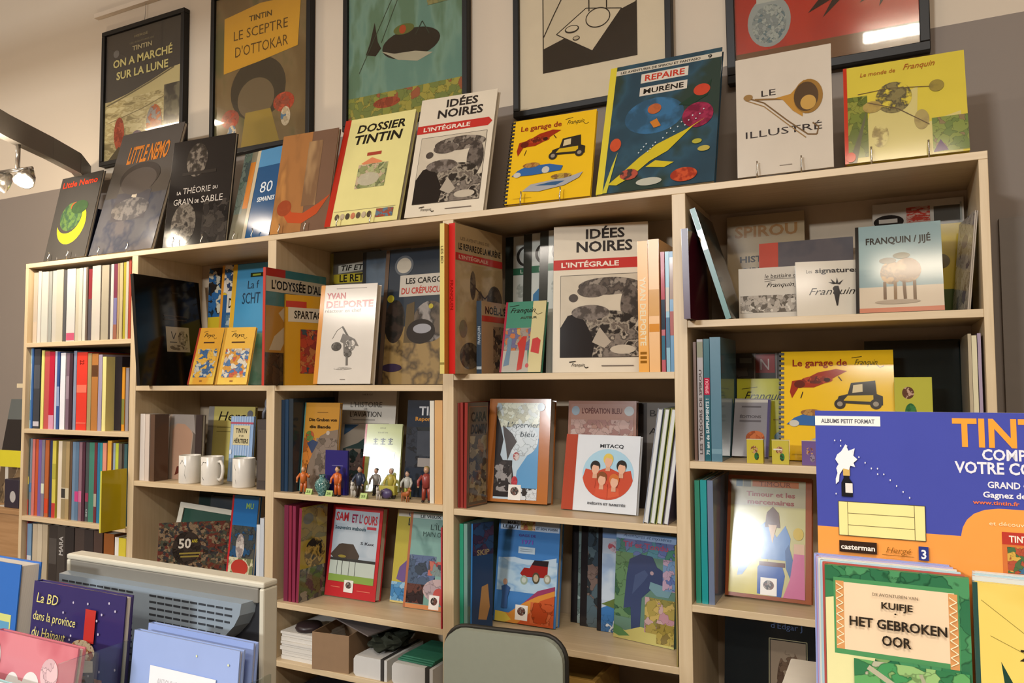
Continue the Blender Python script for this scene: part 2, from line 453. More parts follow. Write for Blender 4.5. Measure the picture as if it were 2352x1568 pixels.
GEO = {
  'nemo_s': (-3.1767, 0.05, 2.012, 0.2872, 0.3743, 0.012, -2.9, 11.2),
  'nemo_b': (-2.8848, 0.05, 2.012, 0.3781, 0.5504, 0.016, -1.1, 15.0),
  'sable': (-2.4539, 0.05, 2.012, 0.3063, 0.4169, 0.014, 3.1, 6.5),
  'sem80': (-2.1478, 0.08, 2.012, 0.215, 0.3475, 0.012, -5.2, 12.0),
  'orange': (-1.9183, 0.05, 2.012, 0.2387, 0.3708, 0.014, 2.5, 10.5),
  'dossier': (-1.6785, 0.05, 2.012, 0.2848, 0.4113, 0.02, 1.9, 16.4),
  'idees_t': (-1.3321, 0.01, 2.0, 0.2668, 0.4235, 0.022, 4.1, 15.8),
  'garage_t': (-0.9954, 0.03, 2.012, 0.2604, 0.2764, 0.012, 2.3, 14.9),
  'repaire': (-0.711, 0.02, 2.003, 0.3193, 0.4268, 0.02, -0.2, 19.3),
  'trombone': (-0.3352, 0.03, 2.012, 0.2237, 0.3029, 0.008, 0.1, 0.6),
  'monde': (-0.086, 0.03, 2.012, 0.2557, 0.2521, 0.012, 1.6, 10.4),
  'black': (-2.432, -0.05, 1.494, 0.3073, 0.4121, 0.016, 92.7, 6.5),
  'schtB': (-2.285, 0.2, 1.494, 0.22, 0.4672, 0.014, 0.0, 5.0),
  'diB': (-2.3627, 0.225, 1.494, 0.22, 0.4724, 0.012, 0.0, 4.0),
  'smB': (-2.455, 0.265, 1.494, 0.22, 0.4687, 0.012, 0.0, 1.0),
  'peyo1': (-2.3458, 0.08, 1.494, 0.1047, 0.2279, 0.012, 16.2, 19.3),
  'peyo2': (-2.2028, 0.08, 1.494, 0.1254, 0.2203, 0.012, 14.9, 16.4),
  'odys': (-1.8272, -0.06, 1.494, 0.2882, 0.387, 0.012, 88.5, -0.2),
  'spart': (-1.8133, 0.02, 1.494, 0.1685, 0.3055, 0.012, 70.0, 0.0),
  'yvan': (-1.7199, 0.05, 1.494, 0.2123, 0.3363, 0.03, 8.2, 8.2),
  'tif': (-1.838, 0.258, 1.494, 0.22, 0.4808, 0.012, 0.0, 2.0),
  'up': (-1.6739, 0.238, 1.494, 0.2, 0.4695, 0.012, 0.0, 2.0),
  'cargos': (-1.5449, 0.17, 1.494, 0.2541, 0.4607, 0.014, 0.0, 6.0),
  'yel_sp': (-1.134, -0.076, 1.526, 0.22, 0.43, 0.0155, 90.0, 0.0),
  'rep_int': (-1.109, -0.058, 1.526, 0.2383, 0.4321, 0.024, 83.0, 0.0),
  'noel': (-1.0664, 0.02, 1.526, 0.1801, 0.213, 0.018, 86.0, 0.0),
  'franq': (-1.0249, 0.05, 1.526, 0.1293, 0.2155, 0.016, 2.1, 14.0),
  'cl1': (-1.1054, 0.24, 1.526, 0.22, 0.4405, 0.014, 0.0, 2.0),
  'cl2': (-1.0271, 0.205, 1.526, 0.22, 0.439, 0.014, 0.0, 3.0),
  'cl3': (-0.9584, 0.17, 1.526, 0.22, 0.438, 0.014, 0.0, 4.0),
  'idees_d': (-0.8782, 0.1, 1.526, 0.275, 0.4319, 0.022, 10.0, 4.6),
  'purple': (-0.44, -0.055, 1.655, 0.21, 0.2246, 0.0165, 90.0, 1.0),
  'teal': (-0.3561, 0.02, 1.655, 0.21, 0.3002, 0.014, 90.0, 16.7),
  'spirou': (-0.4073, 0.25, 1.655, 0.2048, 0.3084, 0.012, 0.0, 3.0),
  'dkgrey': (-0.3138, 0.19, 1.655, 0.2322, 0.217, 0.012, 0.0, 6.0),
  'besti': (-0.353, 0.115, 1.655, 0.1599, 0.1384, 0.012, 3.0, 1.4),
  'signa': (-0.2067, 0.075, 1.655, 0.148, 0.142, 0.012, 11.4, 6.0),
  'jije': (-0.0721, 0.045, 1.655, 0.1823, 0.2233, 0.016, -0.4, 15.7),
  'oval': (-0.0349, 0.255, 1.655, 0.2063, 0.3049, 0.012, 0.0, 3.0),
  'yelb': (0.0762, 0.235, 1.655, 0.1, 0.2359, 0.012, 0.0, 3.0),
  'wmag': (0.134, 0.2, 1.655, 0.169, 0.2231, 0.006, -83.6, 5.6),
  'nmag': (-0.4534, 0.265, 1.301, 0.205, 0.2783, 0.006, 0.0, 4.0),
  'yg': (-0.3805, 0.19, 1.301, 0.21, 0.2068, 0.012, 0.0, 8.0),
  'greyc': (-0.382, 0.13, 1.301, 0.0913, 0.1587, 0.014, -1.8, 20.4),
  'garage_e': (-0.2559, 0.1, 1.301, 0.2607, 0.2816, 0.012, 1.5, 14.4),
  'blackg': (-0.063, 0.24, 1.301, 0.227, 0.3012, 0.02, 0.0, 4.0),
  'ybox': (0.0037, 0.1, 1.301, 0.079, 0.2065, 0.02, 0.0, 6.0),
  'timour': (-0.4006, 0.1, 0.947, 0.2082, 0.3066, 0.03, -1.1, 13.6),
  'grube': (-1.783, 0.058, 1.1425, 0.148, 0.2931, 0.014, 0.0, 5.4),
  'aviat': (-1.7381, 0.17, 1.1425, 0.231, 0.3308, 0.016, 6.0, 7.0),
  'bluesm': (-1.6583, 0.04, 1.1425, 0.0902, 0.1415, 0.008, 0.0, 1.0),
  'ygreen': (-1.5767, 0.12, 1.1425, 0.1297, 0.2224, 0.014, 15.9, 11.6),
  'report': (-1.3938, 0.1, 1.1425, 0.14, 0.3028, 0.014, 0.0, 5.0),
  'sam': (-1.7286, 0.125, 0.788, 0.2087, 0.2963, 0.03, -0.3, 8.9),
  'pyel': (-1.7467, 0.02, 0.788, 0.1147, 0.3057, 0.012, 85.4, -2.5),
  'le': (-1.4873, 0.16, 0.788, 0.22, 0.2932, 0.012, 0.0, 9.3),
  'ile': (-1.4157, 0.13, 0.788, 0.1818, 0.2955, 0.012, 1.8, 9.9),
  'cara': (-1.118, 0.02, 1.136, 0.095, 0.3057, 0.0115, 79.2, -1.0),
  'repou': (-1.1154, 0.125, 1.136, 0.2006, 0.3102, 0.05, 4.1, 8.1),
  'lops': (-0.8727, 0.18, 1.136, 0.2096, 0.3083, 0.02, 0.0, 5.8),
  'bdar': (-0.7034, 0.23, 1.136, 0.2, 0.303, 0.012, 0.0, 4.0),
  'mitacq': (-0.8592, 0.11, 1.136, 0.2276, 0.2143, 0.018, -4.1, 11.7),
  'dkblue': (-1.1019, 0.02, 0.788, 0.0692, 0.3055, 0.008, 58.2, -1.6),
  'lebut': (-1.0893, 0.127, 0.788, 0.2015, 0.2957, 0.03, 0.5, 9.0),
  'dl1': (-0.8776, 0.22, 0.788, 0.21, 0.2815, 0.012, 0.0, 5.0),
  'dl2': (-0.8406, 0.2, 0.788, 0.21, 0.2851, 0.012, 0.0, 5.0),
  'dl3': (-0.7803, 0.18, 0.788, 0.21, 0.2894, 0.012, 0.0, 5.0),
  'eleph': (-0.7201, 0.15, 0.788, 0.1829, 0.293, 0.014, -10.4, 5.3),
  'face': (-2.508, 0.092, 1.144, 0.225, 0.2416, 0.015, 0.0, 2.0),
  'herge': (-2.3821, 0.2, 1.144, 0.2403, 0.2686, 0.012, 0.0, 4.0),
  'herit': (-2.1878, 0.13, 1.144, 0.112, 0.2369, 0.01, 0.0, 4.0),
  'ans50': (-2.428, 0.03, 0.8, 0.2482, 0.1869, 0.014, 37.1, 8.0),
  'bluered': (-2.2196, 0.16, 0.8, 0.1291, 0.2858, 0.016, 0.0, 6.0),
  'dgrey50': (-2.42, 0.25, 0.8, 0.2, 0.26, 0.012, 0.0, 4.0),
  'yellowA': (-2.557, -0.103, 0.968, 0.1, 0.22, 0.008, 90.0, 0.0),
}
ROWS = {
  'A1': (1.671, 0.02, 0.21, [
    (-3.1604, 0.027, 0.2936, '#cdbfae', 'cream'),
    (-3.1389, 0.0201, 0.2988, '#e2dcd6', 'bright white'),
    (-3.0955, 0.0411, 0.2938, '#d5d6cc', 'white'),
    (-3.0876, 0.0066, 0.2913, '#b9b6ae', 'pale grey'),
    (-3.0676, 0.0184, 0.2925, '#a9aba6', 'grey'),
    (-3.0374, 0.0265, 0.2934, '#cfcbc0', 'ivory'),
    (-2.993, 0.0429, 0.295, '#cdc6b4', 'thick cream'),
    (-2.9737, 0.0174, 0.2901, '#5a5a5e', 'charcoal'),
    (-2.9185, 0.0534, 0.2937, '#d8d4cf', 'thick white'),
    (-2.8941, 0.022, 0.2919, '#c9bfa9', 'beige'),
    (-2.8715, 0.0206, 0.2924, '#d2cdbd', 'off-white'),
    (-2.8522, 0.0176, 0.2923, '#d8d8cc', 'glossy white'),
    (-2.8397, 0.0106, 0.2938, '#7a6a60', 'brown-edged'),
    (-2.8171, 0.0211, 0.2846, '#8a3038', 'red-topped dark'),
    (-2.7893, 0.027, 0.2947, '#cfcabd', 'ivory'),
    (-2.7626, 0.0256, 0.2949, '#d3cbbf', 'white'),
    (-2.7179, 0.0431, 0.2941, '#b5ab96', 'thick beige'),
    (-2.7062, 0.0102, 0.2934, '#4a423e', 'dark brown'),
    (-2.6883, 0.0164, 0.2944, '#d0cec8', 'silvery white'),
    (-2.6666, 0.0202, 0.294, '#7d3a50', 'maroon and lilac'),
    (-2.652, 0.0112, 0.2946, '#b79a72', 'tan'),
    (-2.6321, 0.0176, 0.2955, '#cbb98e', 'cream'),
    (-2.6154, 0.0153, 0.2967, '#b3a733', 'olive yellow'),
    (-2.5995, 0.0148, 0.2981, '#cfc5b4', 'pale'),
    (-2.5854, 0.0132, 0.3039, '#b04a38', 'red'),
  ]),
  'A2': (1.3205, 0.02, 0.21, [
    (-3.1845, 0.0066, 0.3331, '#8fb2c4', 'pale blue patterned'),
    (-3.1728, 0.0113, 0.3295, '#2f5c9a', 'blue'),
    (-3.1302, 0.0411, 0.3258, '#3a3d44', 'dark grey'),
    (-3.1043, 0.0179, 0.3193, '#d8d27a', 'pale yellow'),
    (-3.0715, 0.0313, 0.3147, '#b5504e', 'brick pink'),
    (-3.0373, 0.0328, 0.3123, '#b2203a', 'crimson'),
    (-3.0223, 0.013, 0.3145, '#b9c0d0', 'pale blue'),
    (-3.0035, 0.0173, 0.3114, '#34508a', 'royal blue'),
    (-2.969, 0.0304, 0.3069, '#dcdde4', 'bright white'),
    (-2.9419, 0.0197, 0.3045, '#75606e', 'mauve grey'),
    (-2.921, 0.0195, 0.3024, '#3f2a34', 'dark plum'),
    (-2.9016, 0.0177, 0.313, '#7f8aa0', 'slate'),
    (-2.8359, 0.0634, 0.3066, '#d23a2c', 'thick bright red'),
    (-2.8098, 0.0223, 0.3018, '#9a8a62', 'khaki'),
    (-2.769, 0.0378, 0.2994, '#a8703a', 'brown'),
    (-2.7425, 0.0218, 0.295, '#9a90a6', 'lavender'),
    (-2.7186, 0.0208, 0.2864, '#d8d08a', 'cream yellow'),
  ]),
  'A3': (0.968, 0.02, 0.21, [
    (-3.1845, 0.0066, 0.3106, '#4c5350', 'dark grey-green'),
    (-3.1703, 0.0138, 0.3105, '#6f7f8c', 'steel blue'),
    (-3.1485, 0.0177, 0.3093, '#c0706a', 'salmon'),
    (-3.1301, 0.0172, 0.309, '#b5502f', 'rust orange'),
    (-3.1086, 0.0201, 0.3077, '#705a94', 'violet'),
    (-3.0826, 0.02, 0.3084, '#7a7484', 'grey-mauve'),
    (-3.0563, 0.0246, 0.3078, '#a85c34', 'orange brown'),
    (-3.0374, 0.0171, 0.3071, '#2d3558', 'navy'),
    (-3.0123, 0.023, 0.3064, '#c5b84e', 'yellow'),
    (-2.9768, 0.0248, 0.3061, '#d2c6b2', 'cream'),
    (-2.9501, 0.0251, 0.3061, '#8f7f5e', 'khaki'),
    (-2.9256, 0.0228, 0.3064, '#a08a62', 'tan'),
    (-2.9124, 0.012, 0.3056, '#5e4a3c', 'dark brown'),
    (-2.8927, 0.0185, 0.3059, '#67809a', 'blue-grey'),
    (-2.8695, 0.022, 0.306, '#56708a', 'slate blue'),
    (-2.8484, 0.0186, 0.3062, '#83646f', 'mauve'),
    (-2.8323, 0.0149, 0.3062, '#4a2a38', 'dark plum'),
    (-2.8114, 0.0196, 0.3063, '#454a4c', 'charcoal'),
    (-2.7776, 0.0322, 0.3063, '#3f7a68', 'thick green'),
    (-2.7595, 0.0165, 0.3069, '#6a2f36', 'maroon'),
    (-2.7446, 0.0137, 0.3069, '#2f6f96', 'teal blue'),
    (-2.729, 0.0144, 0.3068, '#2f8a90', 'turquoise'),
    (-2.7053, 0.0221, 0.3067, '#d08a74', 'salmon pink'),
    (-2.6794, 0.0235, 0.3163, '#d3a03a', 'tall amber'),
    (-2.6707, 0.0073, 0.3092, '#6a4a34', 'brown'),
    (-2.6569, 0.0126, 0.3083, '#8a98a6', 'pale grey-blue'),
    (-2.6383, 0.0171, 0.3081, '#b4bc3e', 'lime'),
    (-2.6175, 0.0192, 0.3077, '#645a50', 'grey-brown'),
    (-2.605, 0.0112, 0.3075, '#3a3430', 'near-black'),
    (-2.5859, 0.0179, 0.3072, '#3a5a5c', 'dark teal'),
  ]),
  'A4': (0.6, 0.02, 0.21, [
    (-3.1845, 0.0066, 0.3407, '#7a2a34', 'dark red'),
    (-3.1556, 0.0285, 0.3333, '#6b8aa8', 'light blue'),
    (-3.1196, 0.031, 0.3352, '#b5a68e', 'beige'),
    (-3.0873, 0.0307, 0.337, '#bdb098', 'pale beige'),
    (-3.0531, 0.0326, 0.3382, '#ad9f86', 'sandy'),
    (-2.9964, 0.0507, 0.3385, '#37322f', 'black'),
    (-2.9449, 0.0499, 0.3392, '#3f3a36', 'charcoal lettered'),
    (-2.8879, 0.0554, 0.3401, '#2e2a29', 'black'),
    (-2.8276, 0.0586, 0.3395, '#443a36', 'dark brown'),
    (-2.7714, 0.0545, 0.3395, '#352f2e', 'black'),
    (-2.7192, 0.0507, 0.3394, '#4a3a34', 'dark'),
    (-2.6549, 0.0586, 0.3327, '#8a5228', 'orange brown'),
    (-2.6273, 0.0219, 0.3237, '#dcd8d0', 'white'),
    (-2.584, 0.0408, 0.3234, '#c9b83a', 'yellow banded'),
  ]),
  'B2': (1.144, 0.015, 0.06, [
    (-2.4901, 0.0258, 0.2461, '#cfc6bd', 'white'),
    (-2.4618, 0.0232, 0.2449, '#c6b8ac', 'off-white'),
    (-2.4337, 0.0229, 0.2437, '#5a4436', 'brown'),
  ]),
  'C2': (1.1425, 0.03, 0.21, [
    (-1.8233, 0.0148, 0.303, '#1e3044', 'navy'),
    (-1.8062, 0.0148, 0.3046, '#203a55', 'dark blue'),
    (-1.7855, 0.0185, 0.3076, '#2a333b', 'charcoal'),
  ]),
  'C2r': (1.1425, 0.02, 0.21, [
    (-1.2308, 0.015, 0.3043, '#cfc9bb', 'white'),
    (-1.2004, 0.027, 0.3058, '#c69a66', 'tan'),
  ]),
  'C3': (0.788, 0.02, 0.21, [
    (-1.7942, 0.0184, 0.3112, '#6f2640', 'plum'),
    (-1.7792, 0.0117, 0.311, '#82283f', 'plum'),
    (-1.7625, 0.0135, 0.3106, '#7f2a46', 'plum'),
  ]),
  'D1': (1.526, 0.015, 0.21, [
    (-0.568, 0.028, 0.3456, '#d9982a', 'orange'),
    (-0.5377, 0.0287, 0.3476, '#dba868', 'tan'),
    (-0.5232, 0.01, 0.3124, '#a8404a', 'red'),
    (-0.5117, 0.0099, 0.3126, '#7fa8b8', 'pale blue'),
    (-0.4991, 0.011, 0.3116, '#5a86a8', 'mid blue'),
  ]),
  'D2': (1.136, 0.02, 0.21, [
    (-1.1415, 0.0066, 0.305, '#7e2a26', 'dark red'),
    (-1.1317, 0.0094, 0.3064, '#8a302a', 'brick red'),
  ]),
  'D3': (0.788, 0.02, 0.21, [
    (-1.1309, 0.0128, 0.3016, '#2a8a6c', 'green'),
    (-1.1163, 0.012, 0.3028, '#6f9088', 'grey-green'),
  ]),
  'E2': (1.301, 0.02, 0.21, [
    (-0.446, 0.0074, 0.3004, '#6a5044', 'brown'),
    (-0.4293, 0.015, 0.3067, '#9a9494', 'pale grey'),
    (-0.4129, 0.0149, 0.3074, '#12535e', 'dark teal'),
    (-0.3847, 0.0266, 0.3111, '#4f7384', 'steel blue'),
  ]),
  'E2r': (1.301, 0.02, 0.21, [
    (0.1573, 0.0066, 0.3021, '#a89a80', 'thin beige'),
    (0.1675, 0.0097, 0.298, '#c9c0a0', 'cream'),
    (0.1754, 0.0066, 0.3025, '#9a8a9c', 'lilac'),
  ]),
  'E3': (0.947, 0.02, 0.21, [
    (-0.4433, 0.0128, 0.3045, '#2a7a62', 'green'),
    (-0.4259, 0.0154, 0.3064, '#1f8a8c', 'turquoise'),
    (-0.4097, 0.0142, 0.3062, '#66728a', 'blue-grey'),
  ]),
  'B3': (0.8, 0.02, 0.21, [
    (-1.9194, 0.0153, 0.2256, '#c9cdd0', 'white'),
    (-1.9003, 0.0171, 0.2487, '#b9bfc6', 'pale grey'),
  ]),
  'A2c': (1.3205, 0.057, 0.21, [
    (-2.6777, 0.0426, 0.2868, '#26222a', 'black'),
    (-2.6588, 0.0157, 0.2458, '#c98a2a', 'orange'),
    (-2.6395, 0.0172, 0.2429, '#8a8488', 'grey'),
  ]),
}

# ------------------------------------------------------------------ room shell
WALL_Y = 0.312
def wallmat():
    mt, nt, b = newmat('painted_plaster_two_tone')
    tc = nt.nodes.new('ShaderNodeTexCoord')
    sp = nt.nodes.new('ShaderNodeSeparateXYZ')
    gt = nt.nodes.new('ShaderNodeMath'); gt.operation = 'GREATER_THAN'; gt.inputs[1].default_value = 2.42
    n = nt.nodes.new('ShaderNodeTexNoise'); n.inputs['Scale'].default_value = 90; n.inputs['Detail'].default_value = 2
    mx = nt.nodes.new('ShaderNodeMix'); mx.data_type = 'RGBA'
    mx.inputs[6].default_value = lin('#7f746a'); mx.inputs[7].default_value = lin('#c6b8a4')
    nt.links.new(tc.outputs['Object'], sp.inputs[0]); nt.links.new(sp.outputs['Z'], gt.inputs[0])
    nt.links.new(gt.outputs[0], mx.inputs[0]); nt.links.new(mx.outputs[2], b.inputs['Base Color'])
    bp = nt.nodes.new('ShaderNodeBump'); bp.inputs['Strength'].default_value = 0.08; bp.inputs['Distance'].default_value = 0.002
    nt.links.new(tc.outputs['Object'], n.inputs['Vector']); nt.links.new(n.outputs['Fac'], bp.inputs['Height'])
    nt.links.new(bp.outputs['Normal'], b.inputs['Normal'])
    b.inputs['Roughness'].default_value = 0.75
    return mt
WM = wallmat()
X0, X1, Y0 = -5.6, 2.6, -10.5
def slab(name, a, b, mt):
    mb = MB(); mb.box(*a, *b, mt); return struct(mb.build(name))
slab('wall_back', (X0, WALL_Y, 0), (X1, WALL_Y + .1, CEIL), WM)
slab('wall_left', (X0 - .1, Y0, 0), (X0, WALL_Y + .1, CEIL), WM)
slab('wall_right', (X1, Y0, 0), (X1 + .1, WALL_Y + .1, CEIL), WM)
slab('wall_front', (X0 - .1, Y0 - .1, 0), (X1 + .1, Y0, CEIL), WM)
slab('floor', (X0 - .1, Y0 - .1, -.1), (X1 + .1, WALL_Y + .1, 0), wood('#8a6a48', '#6f5236', .4))
slab('ceiling', (X0 - .1, Y0 - .1, CEIL), (X1 + .1, WALL_Y + .1, CEIL + .1), mat('#e6ded0', .8))
# picture rail the posters hang from
mb = MB(); mb.box(-3.235, WALL_Y - .022, 3.176, 2.5, WALL_Y, 3.196, mat('#cfc2b0', .6)); struct(mb.build('trim_1'))
# grey door leaf with its casing on the right
d = empty('door_1', (0.247, WALL_Y, 0)); struct(d)
mb = MB(); g = mat('#6f675e', .6)
mb.box(0, -.025, 0, .06, 0, 1.9, g); mb.box(.06, -.025, 1.84, .95, 0, 1.9, g); mb.box(.89, -.025, 0, .95, 0, 1.84, g)
mb.build('door_casing', d)
mb = MB(); mb.box(.06, -.008, 0, .89, 0, 1.84, mat('#7d756c', .6)); mb.build('door_leaf', d)

# ------------------------------------------------------------------ ceiling lamps (above the frame, they light the shop)
for i, (x, y, z, sx, sy, watt, colr, tilt, where) in enumerate(LAMPS):
    r = empty('ceiling_light', (x, y, z), (math.radians(tilt), 0, 0))
    tag(r, 'fluorescent ceiling light ' + where, 'ceiling light', 'fluorescent ceiling lights')
    mb = MB(); mb.box(-sx / 2 - .03, -sy / 2 - .03, .012, sx / 2 + .03, sy / 2 + .03, .08, mat('#e8e4dc', .5)); mb.build('housing', r)
    for s in (-1, 1):
        up_ = Vector((0, math.sin(math.radians(tilt)), math.cos(math.radians(tilt)))) * (CEIL - z - .1)
        mb = MB(); mb.tube([(s * sx * .4, 0, .08), Vector((s * sx * .4, 0, .08)) + up_], .006, mat('#bcb8b0', .4)); mb.build('suspension_rod', r)
    ld = bpy.data.lights.new('tube', 'AREA'); ld.shape = 'RECTANGLE'; ld.size = sx; ld.size_y = sy
    ld.energy = watt; ld.color = colr
    lo = bpy.data.objects.new('lamp_tube', ld); COL.objects.link(lo); lo.parent = r

# ------------------------------------------------------------------ bookcase
WX, WZ = wood('#cfba98', '#c3ac88', .42, 1, 'x'), wood('#cfba98', '#c3ac88', .42, 1, 'z')
UPR = [(-3.211, -3.193), (-2.556, -2.523), (-1.876, -1.840), (-1.187, -1.150), (-.497, -.462), (.181, .199)]
SHELVES = [(1.671, 1.3205, .968, .60, .25), (1.494, 1.144, .80, .42), (1.494, 1.1425, .788, .601, .25), (1.526, 1.136, .788, .40), (1.655, 1.301, .947, .60, .25)]
bc = empty('bookcase', (-1.5, 0, 0)); tag(bc, 'tall birch bookcase with five columns of shelves along the wall', 'bookcase')
def bpart(name, a, b, mt, bev=.0012):
    mb = MB(); mb.box(a[0] + 1.5, a[1], a[2], b[0] + 1.5, b[1], b[2], mt); return mb.build(name, bc, bevel=bev)
bpart('top_board', (-3.211, 0, 1.982), (.199, .30, 2.0), WX)
for a, b in UPR: bpart('upright', (a, 0, 0), (b, .30, 1.982), WZ)
for c in range(5):
    xa, xb = UPR[c][1], UPR[c + 1][0]
    for z in SHELVES[c]: bpart('shelf', (xa, 0.0005, z - .018), (xb, .295, z), WX)
    bpart('plinth', (xa, .03, 0), (xb, .048, .07), WX)
    bpart('back_panel', (xa, .300, 0), (xb, .306, 1.982), mat('#b5a288', .6), 0)

# ------------------------------------------------------------------ framed posters on the wall
def poster(x0, x1, z0, z1, label, paper, deco, lean=0, bar=.02, bevel=.002, group='framed posters above the bookcase', wires=True, d=.03):
    r = empty('framed_poster', (x0, WALL_Y - d - (.0 if lean == 0 else .004), z0), (math.radians(-lean), 0, 0))
    tag(r, label, 'poster', group)
    w_, h_ = x1 - x0, z1 - z0
    bm = mat('#120f0c', .45, .3)
    for nm, a in (('frame_bar', (0, 0, w_, bar)), ('frame_bar', (0, h_ - bar, w_, h_)), ('frame_bar', (0, bar, bar, h_ - bar)), ('frame_bar', (w_ - bar, bar, w_, h_ - bar))):
        mb = MB(); mb.box(a[0], 0, a[1], a[2], d, a[3], bm); mb.build(nm, r, bevel=bevel)
    mb = MB(); mb.box(bar, .012, bar, w_ - bar, d - .002, h_ - bar, mat(paper, .5)); mb.build('print', r)
    sub = empty('print_surface', (bar, .012, bar)); sub.parent = r
    decorate(sub, w_ - 2 * bar, h_ - 2 * bar, deco)
    mb = MB(); mb.box(bar, .006, bar, w_ - bar, .008, h_ - bar, glass('#fbf9f4', .05, .03)); mb.build('glass_pane', r)
    if wires:
        mb = MB(); mb.tube([(w_ * .5, d * .5, h_), (w_ * .5, d * .7, 3.18 - z0)], .0012, mat('#9a948a', .4)); mb.build('hanging_wire', r)
    return r
poster(-3.167, -2.637, 2.475, 3.09, 'framed poster with dark night sky and pale ground, leftmost on the wall', '#2a292d', [
    P([(0, .0), (0, .46), (.3, .5), (.6, .56), (.85, .62), (1, .63), (1, .0)], '#c0b68c'),
    N(0, 0, 1, .47, ['#b5aa80', '#cfc6a0', '#a59a70', '#c4ba92', '#8d8360'], 12, 1, (1, 1, 3), False), N(.78, .05, 1, .5, ['#4a4a48', '#6c6a5c', '#3a3a3a'], 14, 2, (1, 1, 1), False), L([(.02, .44), (.3, .49), (.6, .55), (.9, .62)], .012, '#6a6450'), L([(.05, .3), (.5, .36), (.8, .42)], .006, '#7a7258'),
    E(.14, .84, .04, .03, '#6f7076'), NE(.2, .2, .07, .13, ['#a5402c', '#b5523c', '#8f3626'], 30, 3), NE(.66, .24, .1, .13, ['#b86a34', '#a85a3a', '#8a8a90'], 30, 4), NE(.44, .12, .09, .08, ['#3a3840', '#6a5a70', '#7f8490'], 30, 5),
    P([(.05, 0), (.2, .1), (.35, .02), (.3, 0)], '#4f4a3c'),
    T('HERGÉ', .38, .93, .018, .18, '#8a8570'), T('LES AVENTURES DE', .32, .885, .014, .32, '#8a8570', 0), T('TINTIN', .36, .83, .035, .26, '#b5ae8e'),
    T('ON A MARCHÉ', .1, .73, .06, .78, '#cdc68a'), T('SUR LA LUNE', .15, .63, .06, .68, '#cdc68a')], d=.03)
poster(-2.481, -1.952, 2.42, 3.10, 'framed brown poster with a torn yellow title sheet, second on the wall', '#6a5a40', [
    N(0, 0, 1, 1, ['#5e5038', '#6e5c40', '#77664a', '#5c5a3c'], 7, 6, (1, 1, .5), False),
    E(.48, .36, .3, .2, '#3c3830'), E(.46, .3, .2, .13, '#6a5e4c'), P([(.3, 0), (.35, .22), (.62, .22), (.72, 0)], '#94803f'),
    NE(.18, .2, .1, .06, ['#a5402c', '#8f4a3c', '#b5523c'], 35, 7), NE(.2, .1, .05, .06, ['#5878a0', '#c8bca8', '#b5a890'], 35, 8),
    NE(.76, .24, .11, .06, ['#a5402c', '#8f4a3c', '#b5523c'], 35, 9), NE(.78, .15, .05, .06, ['#4f78a0', '#c8bca8', '#b5a890'], 35, 10),
    P([(.1, .5), (.5, .53), (.9, .57), (.93, .88), (.5, .9), (.1, .86)], '#c89a34'),
    T('TINTIN', .38, .80, .035, .25, '#4a3a1c'), T('LE SCEPTRE', .2, .70, .06, .6, '#5a421c', 0), T("D'OTTOKAR", .22, .59, .065, .58, '#5a421c', 0)])
poster(-1.795, -1.264, 2.425, 3.10, 'framed teal poster with a large dark oval shape, third on the wall', '#5f8a86', [
    N(0, 0, 1, 1, ['#54807c', '#638e8a', '#739a92', '#5c806e'], 9, 11, (1.2, 1, .4), False),
    N(0, 0, 1, .16, ['#8a9448', '#a09c4c', '#74844a', '#9a5a40'], 20, 12), NE(.35, .1, .12, .03, ['#a04a34', '#8a3f2c'], 30, 13),
    P([(.2, .47), (.24, .58), (.27, .46), (.3, .42), (.25, .38), (.16, .4)], '#23221f'), E(.56, .41, .25, .085, '#242220'),
    P([(.3, .4), (.45, .33), (.62, .30), (.75, .33), (.6, .36), (.42, .37)], '#a9a89a'),
    E(.5, .5, .09, .03, '#5f6a3a'), E(.49, .5, .03, .025, '#a84a2c'),
    L([(.3, .45), (.55, .85)], .004, '#3a4a3c'), L([(.1, .3), (.4, .7)], .004, '#3a4a3c'), L([(.6, .45), (.66, .52), (.72, .44)], .005, '#33423a'),
    N(.7, .6, 1, .9, ['#72805c', '#8a8a60', '#638e8a'], 25, 14), R(.1, .86, .42, .94, '#b0743a')])
poster(-1.090, -.563, 2.365, 3.05, 'framed line drawing with white mat and black lower half, fourth', '#cfc6b6', [
    R(.17, .175, .82, 1, '#2a2522'), R(.178, .30, .812, 1, '#c8bfae'), P([(.178, .30), (.82, .44), (.82, .22), (.17, .175)], '#2a2522'), 
    P([(.27, .36), (.48, .46), (.72, .42), (.52, .24)], '#cdc4b3'), L([(.27, .36), (.48, .46), (.72, .42), (.52, .24), (.27, .36)], .005, '#2a2522'),
    E(.56, .40, .085, .05, '#2a2522'), E(.56, .40, .078, .044, '#cdc4b3'), L([(.5, .44), (.5, .5), (.56, .53), (.62, .5), (.62, .44)], .006, '#2a2522'),
    E(.38, .37, .05, .02, '#2a2522'), E(.38, .372, .042, .014, '#cdc4b3'), E(.41, .32, .025, .012, '#2a2522'), E(.41, .321, .019, .008, '#b8ae9c'),
    L([(.178, .36), (.25, .46), (.32, .55), (.4, .62)], .005, '#2a2522'), L([(.6, .66), (.812, .72)], .005, '#2a2522'), L([(.178, .62), (.26, .66), (.3, .74)], .005, '#2a2522')])
